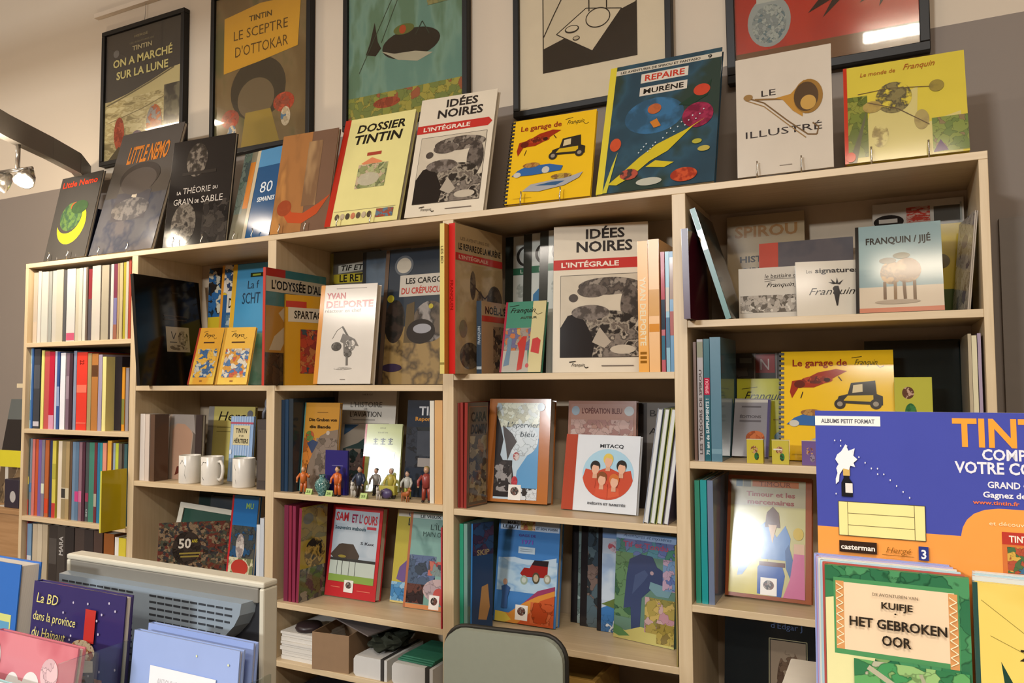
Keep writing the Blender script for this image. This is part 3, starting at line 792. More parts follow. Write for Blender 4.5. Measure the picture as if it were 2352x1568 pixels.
poster(-.40, .112, 2.35, 3.08, 'framed red poster with a pale round vase, rightmost on the wall', '#a02a1c', [
    N(0, 0, 1, 1, ['#96251a', '#a02a1c', '#aa3020'], 10, 15, (1, 1, 1), False), R(0, 0, 1, .085, '#6a4a30'),
    E(.2, .2, .125, .105, '#8f9aa0'), NE(.2, .19, .1, .08, ['#8f9aa0', '#7c8890', '#9aa5a8', '#5c7484'], 60, 16), R(.13, .28, .28, .31, '#a8b0b0'),
    P([(.14, .31), (.12, .345), (.2, .36), (.29, .34), (.27, .31)], '#2f5f8a'),
    P([(.5, .26), (.42, .2), (.56, .24), (.5, .17), (.6, .23), (.66, .27), (.6, .3)], '#2a1a16'), L([(.45, .38), (.55, .26)], .02, '#2a1a16'),
    P([(.75, .24), (.7, .2), (.82, .23), (.8, .17), (.87, .24), (.9, .29), (.84, .28)], '#2a1a16'), L([(.95, .42), (.85, .27)], .02, '#2a1a16'),
    P([(.55, .32), (.7, .33), (.82, .42), (.6, .4)], '#2a1a16')], lean=-3, bar=.024, d=.035)

# ------------------------------------------------------------------ albums leaning along the top of the bookcase
TOPG = 'albums displayed on top of the bookcase'
def wire_stand(key, label):
    x, y, z, w_, h_, t, yaw, lean = GEO[key]
    r = empty('wire_book_stand', (x, y, 2.0), (0, 0, math.radians(yaw))); tag(r, label, 'book stand', 'wire stands on top of the bookcase')
    cm = mat('#c8c4bc', .2, .5, 1.0)
    for u in (.22, .68):
        mb = MB(); mb.tube([(u * w_, -.013, .046), (u * w_, -.010, .036), (u * w_, -.018, .022), (u * w_, -.016, .004), (u * w_, .05, .003), (u * w_, t + .10, .003)], .0021, cm, 6)
        mb.build('prong', r)
    ln = math.radians(lean)
    mb = MB(); yb = t / math.cos(ln) + .004
    a = (.22 * w_, yb + .02 * math.tan(ln), .006); top = .55 * h_
    mb.tube([(.22 * w_, yb, .003), (.22 * w_, yb + top * math.sin(ln), .012 + top * math.cos(ln)), (.68 * w_, yb + top * math.sin(ln), .012 + top * math.cos(ln)), (.68 * w_, yb, .003)], .0016, cm, 6)
    mb.build('back_support', r)

book('nemo_s', 'album', 'small charcoal album with yellow crescent, far left on top of bookcase', '#403e3c', '#2d2b2a', [
    E(.5, .42, .34, .25, '#b9b428'), E(.42, .5, .3, .2, '#403e3c'), NS(.45, .5, .26, .17, ['#3f5c38', '#55703c', '#36503a'], 40, 1), NS(.5, .62, .1, .05, ['#b5562c', '#a84a2a'], 40, 2),
    NS(.62, .6, .2, .08, ['#3c5a34', '#334a30'], 40, 2), T('Little Nemo', .06, .87, .07, .86, '#c23a22')], group=TOPG)
book('nemo_b', 'album', 'large grey-brown album with orange arched lettering on top of bookcase', '#4b4744', '#5c4634', [
    N(0, 0, 1, .45, ['#46464c', '#4f4e52', '#3c3f4a', '#565254'], 8, 3, (1, 1, 1), False), E(.47, .5, .26, .2, '#55504c'), R(.2, .25, .75, .48, '#48464a'),
    P([(.45, .44), (.5, .66), (.55, .68), (.53, .42)], '#a39a8c'), NS(.48, .34, .3, .09, ['#5c5a5c', '#6c6866', '#4c4a4c'], 30, 4),
    E(.5, .60, .32, .12, '#3c3836'), E(.5, .565, .28, .11, '#4f4a48'), T('LITTLE NEMO', .2, .73, .14, .66, '#b8702e', 1, .05)], group=TOPG)
book('sable', 'album', 'black album with grey figures and white title on top of bookcase', '#1f1c1b', '#b9b2a8', [
    NS(.42, .80, .17, .16, ['#5e564e', '#6e665c', '#3c3632', '#28241f'], 40, 5), NS(.3, .2, .2, .2, ['#5a544c', '#3a3531', '#6c655c', '#1f1c1b'], 25, 6), N(.6, 0, 1, .4, ['#1f1c1b', '#3a3531', '#2c2826'], 20, 7),
    R(.2, .66, .75, .69, '#2a2623'),
    T('LA', .14, .485, .03, .07, '#b5aea6'), T('THÉORIE', .24, .485, .055, .45, '#b5aea6', 0), T('DU', .72, .50, .03, .08, '#b5aea6'), T('GRAIN', .1, .385, .055, .33, '#b5aea6', 0), T('DE', .45, .39, .03, .07, '#b5aea6'), T('SABLE', .55, .385, .06, .35, '#b5aea6', 0)], group=TOPG)
book('sem80', 'album', 'glossy blue album with white numeral eighty, half hidden on top of bookcase', '#1f4a74', '#6a6a66', [
    R(0, 0, .42, 1, '#7a7460'), N(0, .3, .2, 1, ['#5a6a5c', '#6a7468', '#4a5450'], 16, 8), R(.2, .35, .33, .88, '#b5702c'), R(.34, 0, .42, 1, '#b0a48a'), R(.42, .8, 1, 1, '#4a80a8'),
    T('80', .56, .5, .12, .32, '#c9d2d8', 0), T('SEMAINES', .55, .4, .05, .42, '#c9d2d8')], group=TOPG)
book('orange', 'album', 'brown album with glowing orange swirl on top of bookcase', '#6f5442', '#4a3a30', [
    N(0, 0, .55, 1, ['#a8703a', '#b57f46', '#8f6238', '#9c6a3c'], 12, 9, (1, 1, .3), False), N(.5, .25, .75, .9, ['#8a6a4a', '#a5845c', '#77593f'], 10, 10, (1, 1, .3), False),
    P([(.15, .22), (.3, .1), (.55, .08), (.8, .16), (1, .34), (.8, .26), (.55, .18), (.35, .2), (.22, .3)], '#b04a26'), NS(.2, .25, .13, .08, ['#a5502c', '#8f3f22'], 40, 11)], group=TOPG)
book('dossier', 'album', 'pale yellow album with heavy black slanted title on top of bookcase', '#d9d08c', '#ad2c1c', [
    R(0, 0, .085, 1, '#ad2c1c'), T('DOSSIER', .2, .855, .075, .68, '#1c1a14', 1, .12), T('TINTIN', .18, .745, .085, .68, '#1c1a14', 1, .12), R(.42, .62, .62, .65, '#a04030'), P([(.36, .55), (.5, .6), (.66, .55), (.55, .5)], '#d0825a'),
    N(.33, .32, .74, .54, ['#8a9060', '#a5a878', '#b9a488', '#6f7650'], 30, 12), NS(.5, .4, .15, .06, ['#c9c4a8', '#b0a890'], 40, 13),
    R(.1, .125, .95, .128, '#8a8464')] + [NS(.16 + .075 * i, .075, .03, .028, [['#2a2824', '#5a5040'], ['#8a7a6a', '#b5a58a'], ['#2a2824', '#4a4034'], ['#a0503a', '#c07a5a']][i % 4], 60, i) for i in range(7)] + [N(.7, .04, .93, .115, ['#a04434', '#5c7484', '#8a5a4a'], 60, 14)], group=TOPG)
def idees(key, label, group=None):
    return book(key, 'album', label, '#d3c8b4', '#1a1618', [
        R(0, .695, .93, .765, '#b5302a'), P([(.93, .695), (.98, .73), (.93, .765)], '#b5302a'), T("L'INTÉGRALE", .08, .712, .034, .62, '#e0d4c4'),
        T('IDÉES', .34, .905, .065, .42, '#2b2624'), T('NOIRES', .24, .815, .07, .6, '#2b2624'),
        L([(.08, .10), (.08, .655), (.93, .655), (.93, .10), (.08, .10)], .003, '#3a3430'), N(.082, .102, .928, .653, ['#c9beaa', '#bdb29e', '#c4b9a5'], 9, 20, (1, 1, 1), False),
        NS(.60, .575, .33, .06, ['#2a2522', '#5a5048', '#3a3430', '#8a8074'], 40, 21), NS(.42, .545, .16, .045, ['#2f2926', '#6a6058', '#4a423c'], 40, 25), NS(.82, .44, .105, .14, ['#2a2522', '#6a6058', '#3a3430'], 40, 22), NS(.22, .5, .05, .028, ['#2a2522', '#4a423c'], 40, 26),
        N(.3, .102, .928, .30, ['#1f1b19', '#7a7066', '#3a3430', '#a59a8a', '#2a2522'], 34, 23, (1, 1, 1), False), NS(.6, .33, .28, .08, ['#c4b9a5', '#5a5048', '#9a9080', '#2a2522'], 44, 27), P([(.082, .102), (.082, .3), (.16, .38), (.28, .4), (.36, .32), (.45, .2), (.42, .102)], '#221d1b'), NS(.4, .40, .2, .05, ['#2a2522', '#7a7068', '#4a423c'], 44, 24), P([(.42, .2), (.5, .3), (.62, .2), (.55, .16)], '#a59a8a'), NS(.74, .15, .13, .03, ['#a59a8a', '#b5aa98'], 30, 28),
        SIG('Franquin', .2, .04, .022, .14), R(.52, .04, .85, .046, '#6a6058')], group=group)
idees('idees_t', 'cream album with red band and dark smoky picture, on top of bookcase', TOPG)
def garage(key, label, group=None):
    r = book(key, 'spiral_album', label, '#d9ae1e', '#c9a21c', [
        T('Le garage de', .1, .86, .062, .5, '#8a3018'), SIG('Franquin', .66, .865, .05, .2),
        P([(.08, .62), (.1, .72), (.22, .74), (.34, .8), (.5, .83), (.6, .81), (.5, .76), (.4, .7), (.3, .66), (.16, .66), (.1, .56)], '#8f2a14'), NE(.33, .73, .14, .035, ['#5a1c10', '#a03a1c', '#7a2412'], 60, 30), E(.17, .69, .05, .035, '#5a1c10'), E(.42, .73, .03, .02, '#3a1810'), L([(.2, .62), (.18, .56)], .008, '#3a2a1c'), L([(.52, .76), (.55, .72)], .01, '#4a2a1c'),
        P([(.5, .52), (.52, .58), (.6, .6), (.63, .7), (.84, .72), (.85, .6), (.9, .58), (.9, .5)], '#2a2620'), P([(.64, .61), (.65, .68), (.73, .69), (.73, .62)], '#c0b088'), P([(.56, .54), (.6, .585), (.82, .59), (.82, .53)], '#c2a01c'), E(.53, .51, .05, .045, '#2e2a26'), E(.53, .51, .025, .022, '#8a8070'), E(.84, .51, .05, .045, '#2e2a26'), E(.84, .51, .025, .022, '#8a8070'),
        P([(.05, .32), (.12, .38), (.22, .42), (.5, .42), (.66, .38), (.64, .33), (.3, .31)], '#2f5c94'), E(.46, .355, .045, .04, '#b9b4a8'), E(.12, .33, .045, .03, '#b9b4a8'), NE(.28, .43, .1, .03, ['#8a5a2c', '#a57a3c'], 60, 31),
        P([(.2, .13), (.3, .2), (.5, .22), (.75, .24), (.9, .28), (.86, .22), (.7, .15), (.4, .11)], '#9a9a9c'), P([(.35, .18), (.55, .205), (.7, .2), (.6, .16)], '#33557a'), NE(.65, .26, .12, .03, ['#7a5a34', '#a58a3c'], 60, 32), R(.1, .05, .32, .053, '#6a5420')], group=group)
    x, y, z, w_, h_, t, yaw, lean = GEO[key]
    mb = MB(); bmt = mat('#221e1a', .4); wmt = mat('#cfcac0', .4)
    for i in range(22):
        v = (i + .5) / 22 * h_
        mb.box(-.006, -.001, v - .0035, .007, t + .001, v + .0035, bmt)
    mb.build('spiral_binding', r)
    return r
garage('garage_t', 'yellow spiral-bound album with drawn cars, on top of bookcase', TOPG)
book('repaire', 'album', 'large dark blue undersea album with yellow spine on top of bookcase', '#27404e', '#c9b93a', [
    R(0, 0, .06, 1, '#c9b93a'), N(.06, 0, 1, 1, ['#22333c', '#27404e', '#2c4a5a', '#2a3a34'], 7, 33, (1, 1, 1), False), NS(.45, .55, .26, .14, ['#2f5a78', '#34648a', '#2a4c64'], 15, 34),
    R(.06, .925, 1, .965, '#b9b2a2'), T('LES AVENTURES DE SPIROU ET FANTASIO', .1, .935, .018, .72, '#2a2826'), T('9', .88, .928, .03, .04, '#2a2826'),
    R(.3, .825, .72, .9, '#c4bcae'), T('REPAIRE', .33, .84, .048, .36, '#b0382a'), R(.3, .72, .72, .79, '#c4bcae'), T('MURÈNE', .33, .735, .04, .36, '#1f1c1a'),
    P([(.66, .6), (.78, .66), (.93, .76), (.9, .64), (.76, .58)], '#22382c'), NS(.85, .69, .07, .045, ['#a03024', '#b5402c'], 50, 35), NS(.83, .5, .13, .095, ['#7a1f3c', '#8f2a48', '#6a1a34'], 40, 36),
    NS(.13, .36, .05, .05, ['#a83a24', '#b54a2c'], 50, 37), NS(.45, .6, .06, .04, ['#2a1f1c', '#a85a34'], 50, 38), P([(.42, .5), (.48, .52), (.52, .46), (.46, .45)], '#b5702c'),
    P([(.1, .06), (.18, .05), (.3, .1), (.45, .2), (.6, .26), (.8, .42), (.9, .47), (.74, .4), (.5, .32), (.36, .24), (.22, .14)], '#bdaa2a'), P([(.42, .16), (.58, .14), (.66, .17), (.5, .2)], '#bdaa2a'), NS(.28, .12, .08, .04, ['#8a5a4a', '#2a2c30', '#a04a3a'], 60, 39),
    E(.46, .05, .11, .028, '#a8a89a'), NS(.75, .07, .11, .05, ['#a83a24', '#b54c2c', '#8f3020'], 50, 40), P([(.06, 0), (.1, .0), (.16, .3), (.12, .2)], '#b9b23c'), E(.84, .3, .04, .018, '#a09a3a'), E(.9, .24, .05, .02, '#a89a4a')]
    + [E(.55 + .03 * i, .36 + .012 * i + .02 * ((i * 7) % 3), .006, .005, '#b9c4c8') for i in range(12)] + [E(.35 + .02 * i, .27 + .02 * ((i * 5) % 4), .006, .005, '#b9c4c8') for i in range(8)], group=TOPG)
book('trombone', 'album', 'pale grey album with a brass trombone drawing on top of bookcase', '#bfb4a4', '#a89c8c', [
    T('LE', .26, .655, .05, .17, '#2a2220', 0), T('ILLUSTRÉ', .08, .32, .055, .82, '#2a2220', 0),
    L([(.1, .67), (.3, .6), (.55, .42), (.75, .29), (.84, .28), (.86, .34), (.8, .38)], .011, '#6a5030'), L([(.1, .645), (.3, .57), (.55, .39), (.73, .265)], .008, '#8a6a3c'), L([(.2, .64), (.4, .62), (.58, .6)], .014, '#7a5a30'),
    P([(.42, .625), (.58, .64), (.72, .74), (.7, .44), (.6, .5), (.5, .6)], '#a87a30'), E(.76, .6, .15, .14, '#8a6428'), E(.74, .6, .125, .12, '#4a3620'), E(.76, .55, .08, .06, '#b08a44'), E(.13, .665, .05, .025, '#8a6a3c'), R(.45, .06, .58, .066, '#8a8074')], group=TOPG)
book('monde', 'album', 'wide yellow album with red spine and tangled sketch on top of bookcase', '#c2b040', '#b23420', [
    R(0, 0, .03, 1, '#b23420'), P([(.1, 0), (.22, .5), (.45, .62), (.62, .7), (.6, .3), (.95, .4), (.95, 0)], '#bdb070'), N(.03, .05, .2, .68, ['#6a7430', '#59642c', '#7f8238'], 25, 41), P([(.03, 0), (.2, .55), (.1, .0)], '#5c5a44'), N(.72, .02, 1, .36, ['#5f7038', '#74803e', '#7a6a4a'], 30, 42), P([(.72, .02), (.78, .14), (.84, .03)], '#54405c'),
    NS(.42, .62, .15, .16, ['#6a5a3c', '#7a7048', '#4a4434', '#c2b040'], 45, 43), NS(.3, .25, .07, .12, ['#4a3a34', '#8a7a4a', '#bdb070'], 50, 44), NS(.64, .36, .06, .1, ['#6a5840', '#9a8a54'], 50, 45), NS(.77, .68, .06, .06, ['#4a4038', '#8a7a3a'], 50, 46), NS(.24, .55, .08, .06, ['#5a4a38', '#a08a4c'], 50, 47),
    L([(.2, .6), (.45, .5), (.7, .3)], .008, '#5a4a38'), L([(.12, .7), (.4, .72), (.72, .68)], .006, '#6a5a40'), T('Le monde de', .14, .88, .04, .3, '#a05a28', 0, .2), T('Franquin', .5, .89, .055, .26, '#a05a28', 0, .4), E(.05, .06, .04, .05, '#b8452c')], group=TOPG)
for k, l in (('nemo_s', 'chrome wire stand under the small charcoal album'), ('nemo_b', 'chrome wire stand under the large grey-brown album'), ('sable', 'chrome wire stand under the black album with white title'), ('sem80', 'chrome wire stand under the glossy blue album'), ('orange', 'chrome wire stand under the brown swirl album'), ('dossier', 'chrome wire stand under the pale yellow album'), ('garage_t', 'chrome wire stand under the yellow spiral album'), ('trombone', 'chrome wire stand under the trombone album'), ('monde', 'chrome wire stand under the wide yellow album')): wire_stand(k, l)
# dark blue box at the left end behind the first album
mb = MB(); mb.box(0, 0, 0, .1, .08, .27, mat('#22305a', .35)); mb.box(-.001, -.001, 0, .101, .081, .06, mat('#3a2420', .5)); o = mb.build('book_slipcase', loc=(-3.205, .19, 2.0), bevel=.002)
tag(o, 'dark blue slipcase at the left end on top of bookcase', 'slipcase')

# ------------------------------------------------------------------ first column: rows of spines
random.seed(11)
dA1 = {0: [('b', .0, .3, '#bfae9a')], 8: [('b', .02, .12, '#b0506a')], 13: [('b', 0, .58, '#4c4a50')], 19: [('b', 0, .55, '#6f6a90'), ('b', 0, .2, '#8a5a4a')]}
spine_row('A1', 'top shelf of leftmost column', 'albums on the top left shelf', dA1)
dA2 = {0: [('b', .1, .35, '#5a86a0'), ('b', .6, .8, '#b5c4c8')], 2: [('b', .5, .8, '#4c5058'), ('b', .03, .09, '#b9b4bc')], 5: [('b', .0, .18, '#c890a8')], 7: [('b', .3, .55, '#8a9ac0')], 9: [('b', .4, .7, '#94828e')], 12: [('s', '22', .9, .4, .06, '#7a1c14', 1), ('b', .48, .58, '#e0705a'), ('b', .08, .1, '#d8604c')], 14: [('b', .7, .85, '#5a3a24')]}
spine_row('A2', 'second shelf of leftmost column', 'albums on the second left shelf', dA2)
spine_row('A2c', 'right end of second shelf, leftmost column', 'albums on the second left shelf', {1: [('b', .1, .5, '#7a7a3c')]})
dA3 = {0: [('b', 0, .2, '#a83a34'), ('b', .4, .5, '#b0a050')], 1: [('b', .3, .42, '#4a7aa8')], 5: [('b', .30, .43, '#c9cfb8')], 6: [('b', .05, .24, '#c24428')], 8: [('b', 0, .19, '#b53a34'), ('b', .5, .7, '#a8a040')], 10: [('b', .26, .4, '#c9bfa8'), ('b', .27, .39, '#3a3834')], 11: [('b', .26, .4, '#c2b89c')], 14: [('b', .24, .37, '#c0407a')], 15: [('b', .24, .38, '#c46a90')], 17: [('s', 'BD', .06, .4, .1, '#a0a8a8', 0), ('b', .25, .36, '#8a3a52')], 19: [('b', .2, .36, '#a09a88')]}
spine_row('A3', 'third shelf of leftmost column', 'albums on the third left shelf', dA3)
dA4 = {1: [('b', 0, .62, '#c2c6c8')], 6: [('s', 'MARA', .66, .5, .22, '#a8a4a0', 0)], 5: [('b', .55, .85, '#4c4743')], 13: [('b', .5, .66, '#dcd8cc')]}
spine_row('A4', 'fourth shelf of leftmost column', 'albums on the fourth left shelf', dA4)
x, y, z, w_, h_, t, yaw, lean = GEO['yellowA']
book('yellowA', 'folder', 'bright yellow folder jutting out of the third shelf at left', '#b9a51c', '#c9c04a', [], 'folder')

# ------------------------------------------------------------------ second column
book('black', 'art_book', 'large black book with a small pale picture, beside the first column', '#15120f', '#171412', [
    R(.42, .31, .78, .545, '#a89c84'), L([(.5, .5), (.53, .43), (.57, .49)], .008, '#2a2420'), L([(.47, .4), (.58, .4)], .008, '#2a2420'), NE(.68, .44, .08, .07, ['#4a4238', '#8a7f6a', '#a89c84'], 60, 50), NE(.6, .35, .14, .025, ['#6a5f50', '#a89c84'], 60, 51),
    R(.4, .64, .76, .652, '#33281f'), R(.4, .605, .76, .617, '#33281f'), R(.55, .86, .65, .872, '#2c2620')])
book('smB', 'album', 'album with blue, black and yellow cover behind the two pocket books', '#c2a02a', '#a07a20', [N(0, .5, 1, 1, ['#1f2a34', '#2a5a8a', '#b9b4a0', '#2a2420'], 18, 52), R(0, .3, 1, .58, '#c2a82a'), R(0, 0, 1, .3, '#1f3a34')])
book('diB', 'album', 'blue album with orange spine and white title box, second column top shelf', '#28507a', '#c9882a', [R(0, 0, .06, 1, '#c9882a'), N(.06, .75, .4, 1, ['#c2a82a', '#28507a', '#c9c0b0', '#2a3a5a'], 20, 53), R(.16, .60, .8, .78, '#c4beb0'), T('DI', .2, .64, .08, .12, '#1c1a18'), N(.16, 0, 1, .58, ['#8fa0a8', '#4a6a80', '#2a3a48', '#c0c8c8'], 30, 54)])
book('schtB', 'album', 'glossy sky blue album with yellow spine, second column top shelf', '#3f84ac', '#c49a2c', [R(0, 0, .1, 1, '#c49a2c'), N(.1, 0, 1, .42, ['#4a8a90', '#6aa08a', '#8ab0a0'], 14, 55, (1, 1, 1), False), R(.42, .885, .8, .92, '#1c2a1c'), R(.47, .895, .66, .91, '#8a9838'), T('La f', .36, .79, .065, .26, '#16324a', 0), T('SCHT', .26, .665, .09, .42, '#16324a', 0)])
def peyo(key, label, c, spine, cols, seed):
    book(key, 'pocket_book', label, c, spine, [R(0, 0, .07, 1, spine), N(.07, 0, 1, .5, [c, '#d9b84a', c], 14, seed, (1, 1, 1), False)] + SIG('Peyo', .25, .83, .07, .4) + [R(.3, .72, .72, .745, '#4a3020'), N(.16, .12, .92, .62, cols, 42, seed), R(.45, .045, .55, .07, '#8a5a2c')])
peyo('peyo1', 'orange pocket book with red spine and blue splashes, left of its twin', '#d29a34', '#98301e', ['#d2a440', '#d2a440', '#3a5f8a', '#b5b4a8', '#d2a440'], 56)
peyo('peyo2', 'amber pocket book with crowded colour picture, right of its twin', '#d6a846', '#b98a30', ['#b5a898', '#4a6c98', '#c08a3c', '#c9c4b4', '#b5583c', '#5a78a0'], 57)
spine_row('B2', 'second shelf of second column', 'spines beside the mugs')
book('face', 'art_book', 'grey album with flat orange portrait colours, behind the mugs', '#5f564e', '#8ea0a8', [
    R(0, 0, .2, 1, '#7f97a3'), P([(.12, 0), (.1, .9), (.25, 1), (.6, 1), (.8, .7), (.75, .2), (.6, 0)], '#9a8878'), P([(.35, 0), (.3, .75), (.55, .98), (.78, .7), (.72, .25), (.55, 0)], '#a5836c'), P([(.2, .8), (.3, 1), (.8, 1), (.85, .7), (.6, .85), (.4, .86)], '#8f8780'), R(.85, 0, 1, 1, '#3a2f2c'), P([(.4, .06), (.6, .14), (.62, .22), (.45, .2)], '#5a2a20')])
book('herge', 'album', 'cream yellow album with handwritten black title, behind the mugs', '#c2b468', '#8f8a84', [R(0, 0, .12, 1, '#8f8a84'), T('Hergé', .2, .80, .13, .72, '#1f1c18', 0, .25), R(.2, .7, .8, .71, '#8a804a'), R(.2, .64, .6, .65, '#8a804a'), E(.9, .9, .06, .05, '#6a6c74')])
book('herit', 'booklet', 'light blue striped booklet with cream title box, behind the mugs', '#8fabd0', '#7f9cc4', [R(.06 + .11 * i, .0, .11 + .11 * i, 1, '#a9bfdc') for i in range(8)] + [R(0, .88, 1, .91, '#b0586a'), R(.14, .56, .86, .86, '#d2c69c'), T('TINTIN', .25, .745, .07, .5, '#2f2a20'), T('ET LES', .4, .685, .028, .2, '#2f2a20'), T('HÉRITIERS', .18, .59, .065, .64, '#2f2a20'), R(.24, .12, .78, .4, '#3f6a60'), R(.42, .14, .6, .28, '#7fb0c8'), E(.07, .45, .05, .04, '#d8e0e8')])
mb = MB(); mb.box(0, 0, 0, .05, .2, .235, mat('#3b332f', .5)); mb.box(.006, -.001, .03, .044, .0, .2, mat('#4a403a', .5)); o = mb.build('book_slipcase', loc=(-1.935, .02, 1.144), bevel=.002); tag(o, 'dark brown slipcase right of the mugs', 'slipcase')
mb = MB(); ring = [(-.003 + .026 * math.cos(a * math.pi / 12), .0, .285 + .026 * math.sin(a * math.pi / 12)) for a in range(25)]
mb.tube(ring, .006, mat('#5c606a', .4)); mb.tube([(-.04, 0, .236), (-.04, 0, .255), (-.03, 0, .272)], .006, mat('#5c606a', .4)); o = mb.build('ring_ornament', loc=(-1.905, .06, 1.144)); tag(o, 'grey ring-shaped ornament on top of the dark brown slipcase', 'ornament')
mb = MB(); mb.lathe((0, 0, 0), [(.0, 0), (.036, 0), (.038, .004), (.038, .098), (.0365, .1), (.035, .098), (.034, .01), (0, .008)], mat('#d9d4ca', .25), 28)
mug_me = mb
def mug(x, y, rz, label, mark):
    r = empty('mug', (x, y, 1.144), (0, 0, math.radians(rz))); tag(r, label, 'mug', 'white mugs on the second column shelf')
    o = bpy.data.objects.new('cup', MUG); COL.objects.link(o); o.parent = r
    o = bpy.data.objects.new('handle', HAND); COL.objects.link(o); o.parent = r
    # a few brush strokes printed on the front
    s = MB()
    for pts in mark:
        for (a0, z0), (a1, z1) in zip(pts, pts[1:]):
            q = []
            for a, z, dz in ((a0, z0, -.0012), (a1, z1, -.0012), (a1, z1, .0012), (a0, z0, .0012)):
                a_ = math.radians(a - rz); q.append((.0384 * math.sin(a_), -.0384 * math.cos(a_), z + dz))
            s.face(q, ink('#1c1a18'))
    s.build('brush_strokes', r)
tmp = mug_me.build('cup'); MUG = tmp.data; bpy.data.objects.remove(tmp)
hb = MB(); hb.tube([(.036, 0, .082), (.055, 0, .084), (.066, 0, .07), (.068, 0, .05), (.062, 0, .03), (.05, 0, .02), (.036, 0, .022)], .0055, mat('#d9d4ca', .25), 8)
tmp = hb.build('handle'); HAND = tmp.data; bpy.data.objects.remove(tmp)
mug(-2.282, .045, 95, 'white mug with a curved black stroke, left of three', [[(-10, .07), (5, .085), (25, .06), (20, .035), (28, .02)]])
mug(-2.170, .045, -12, 'white mug with handle turned right, middle of three', [[(-20, .07), (-5, .082), (15, .08)], [(-18, .05), (-14, .03), (0, .02)]])
mug(-2.0185, .045, 95, 'white mug with two thin strokes, right of three beside slipcase', [[(-12, .08), (0, .06), (-2, .03), (4, .015)], [(20, .085), (15, .05)]])
# third shelf of the second column
mb = MB(); mb.box(0, 0, 0, .30, .012, .31, pr('#26332f')); o = mb.build('display_board', loc=(-2.50, .268, .80), rot=(math.radians(-3), 0, 0)); tag(o, 'dark green board at the back behind the picture frame', 'board')
r = empty('empty_picture_frame', (-2.50, .13, .80), (math.radians(-10), math.radians(6), math.radians(12))); tag(r, 'slanted white picture frame leaning behind the monitor', 'picture frame')
for a in ((0, 0, .25, .02), (0, .23, .25, .25), (0, .02, .02, .23), (.23, .02, .25, .23)):
    mb = MB(); mb.box(a[0], 0, a[1], a[2], .014, a[3], mat('#c4bfae', .5)); mb.build('frame_bar', r, bevel=.001)
mb = MB(); mb.box(.02, .006, .02, .23, .01, .23, pr('#2a4a40')); mb.build('picture', r)
book('ans50', 'album', 'wide brown collage album with large white numeral fifty, above monitor', '#4a3c32', '#8a2a26', [N(0, 0, 1, 1, ['#2e2822', '#5c4432', '#44463a', '#7a6650', '#343234', '#5e3028', '#2a2622'], 62, 60), NE(.4, .5, .2, .32, ['#2a2420', '#352d28'], 20, 61), T('50', .28, .5, .18, .18, '#c4bcae'), T('ANS', .47, .6, .06, .08, '#b0a030'), R(.3, .38, .6, .41, '#8a7a3a'), R(.32, .32, .58, .35, '#8a7a3a')])
book('bluered', 'album', 'blue album with red spine and red disc, above monitor right end', '#1f64a0', '#b0242a', [R(0, 0, .07, 1, '#b0242a'), N(.07, .2, 1, .62, ['#2a3238', '#3a4040', '#1f4a70', '#4a4a44'], 22, 62), T('MU', .55, .84, .07, .3, '#8ab060'), NE(.45, .36, .16, .16, ['#b0a8a0', '#8a7f7c', '#c4bcb4'], 40, 63), N(.07, 0, 1, .22, ['#a8a880', '#c4bfa0', '#6a7050'], 30, 64), E(.5, .1, .32, .1, '#a8352a')])
book('dgrey50', 'album', 'charcoal album with small white script behind the collage album', '#3f4346', '#3a3c3e', [T('PM', .55, .62, .05, .2, '#a8acae', 0, .3)])
spine_row('B3', 'right end above monitor in second column', 'white spines beside the blue album')

# ------------------------------------------------------------------ third column
book('odys', 'album', 'teal album with swan neck and red spine against the third column side', '#3a6f72', '#b5382c', [
    N(0, 0, .8, .28, ['#3a2f26', '#4a3a2c', '#33302a'], 22, 70), R(0, .28, 1, .68, '#a87a34'), R(.5, .28, 1, .68, '#5c6a60'), P([(.06, .3), (.14, .42), (.32, .52), (.2, .62), (.3, .68), (.45, .66), (.5, .56), (.36, .45), (.24, .3)], '#b5a78c'), P([(.28, .56), (.36, .63), (.4, .57)], '#b06a3c'),
    R(0, .93, .3, 1, '#a8342a'), P([(.0, .80), (.0, .93), (.98, .93), (.98, .80)], '#c2b69e'), T("L'ODYSSÉE D'ALI", .08, .825, .075, .86, '#1c1a16')])
book('spart', 'album', 'amber album with white title box and red picture, third column top shelf', '#c48f22', '#a8781c', [R(.0, .86, .45, .93, '#b0382a'), R(.05, .70, 1, .86, '#c2b69e'), T('SPARTACI FI', .18, .74, .085, .8, '#1c1a16'), N(.32, .13, .95, .62, ['#4a5a5c', '#a8402c', '#8a342c', '#b06a3c', '#36474c'], 28, 71), R(.65, .04, .9, .05, '#6a4a1c')])
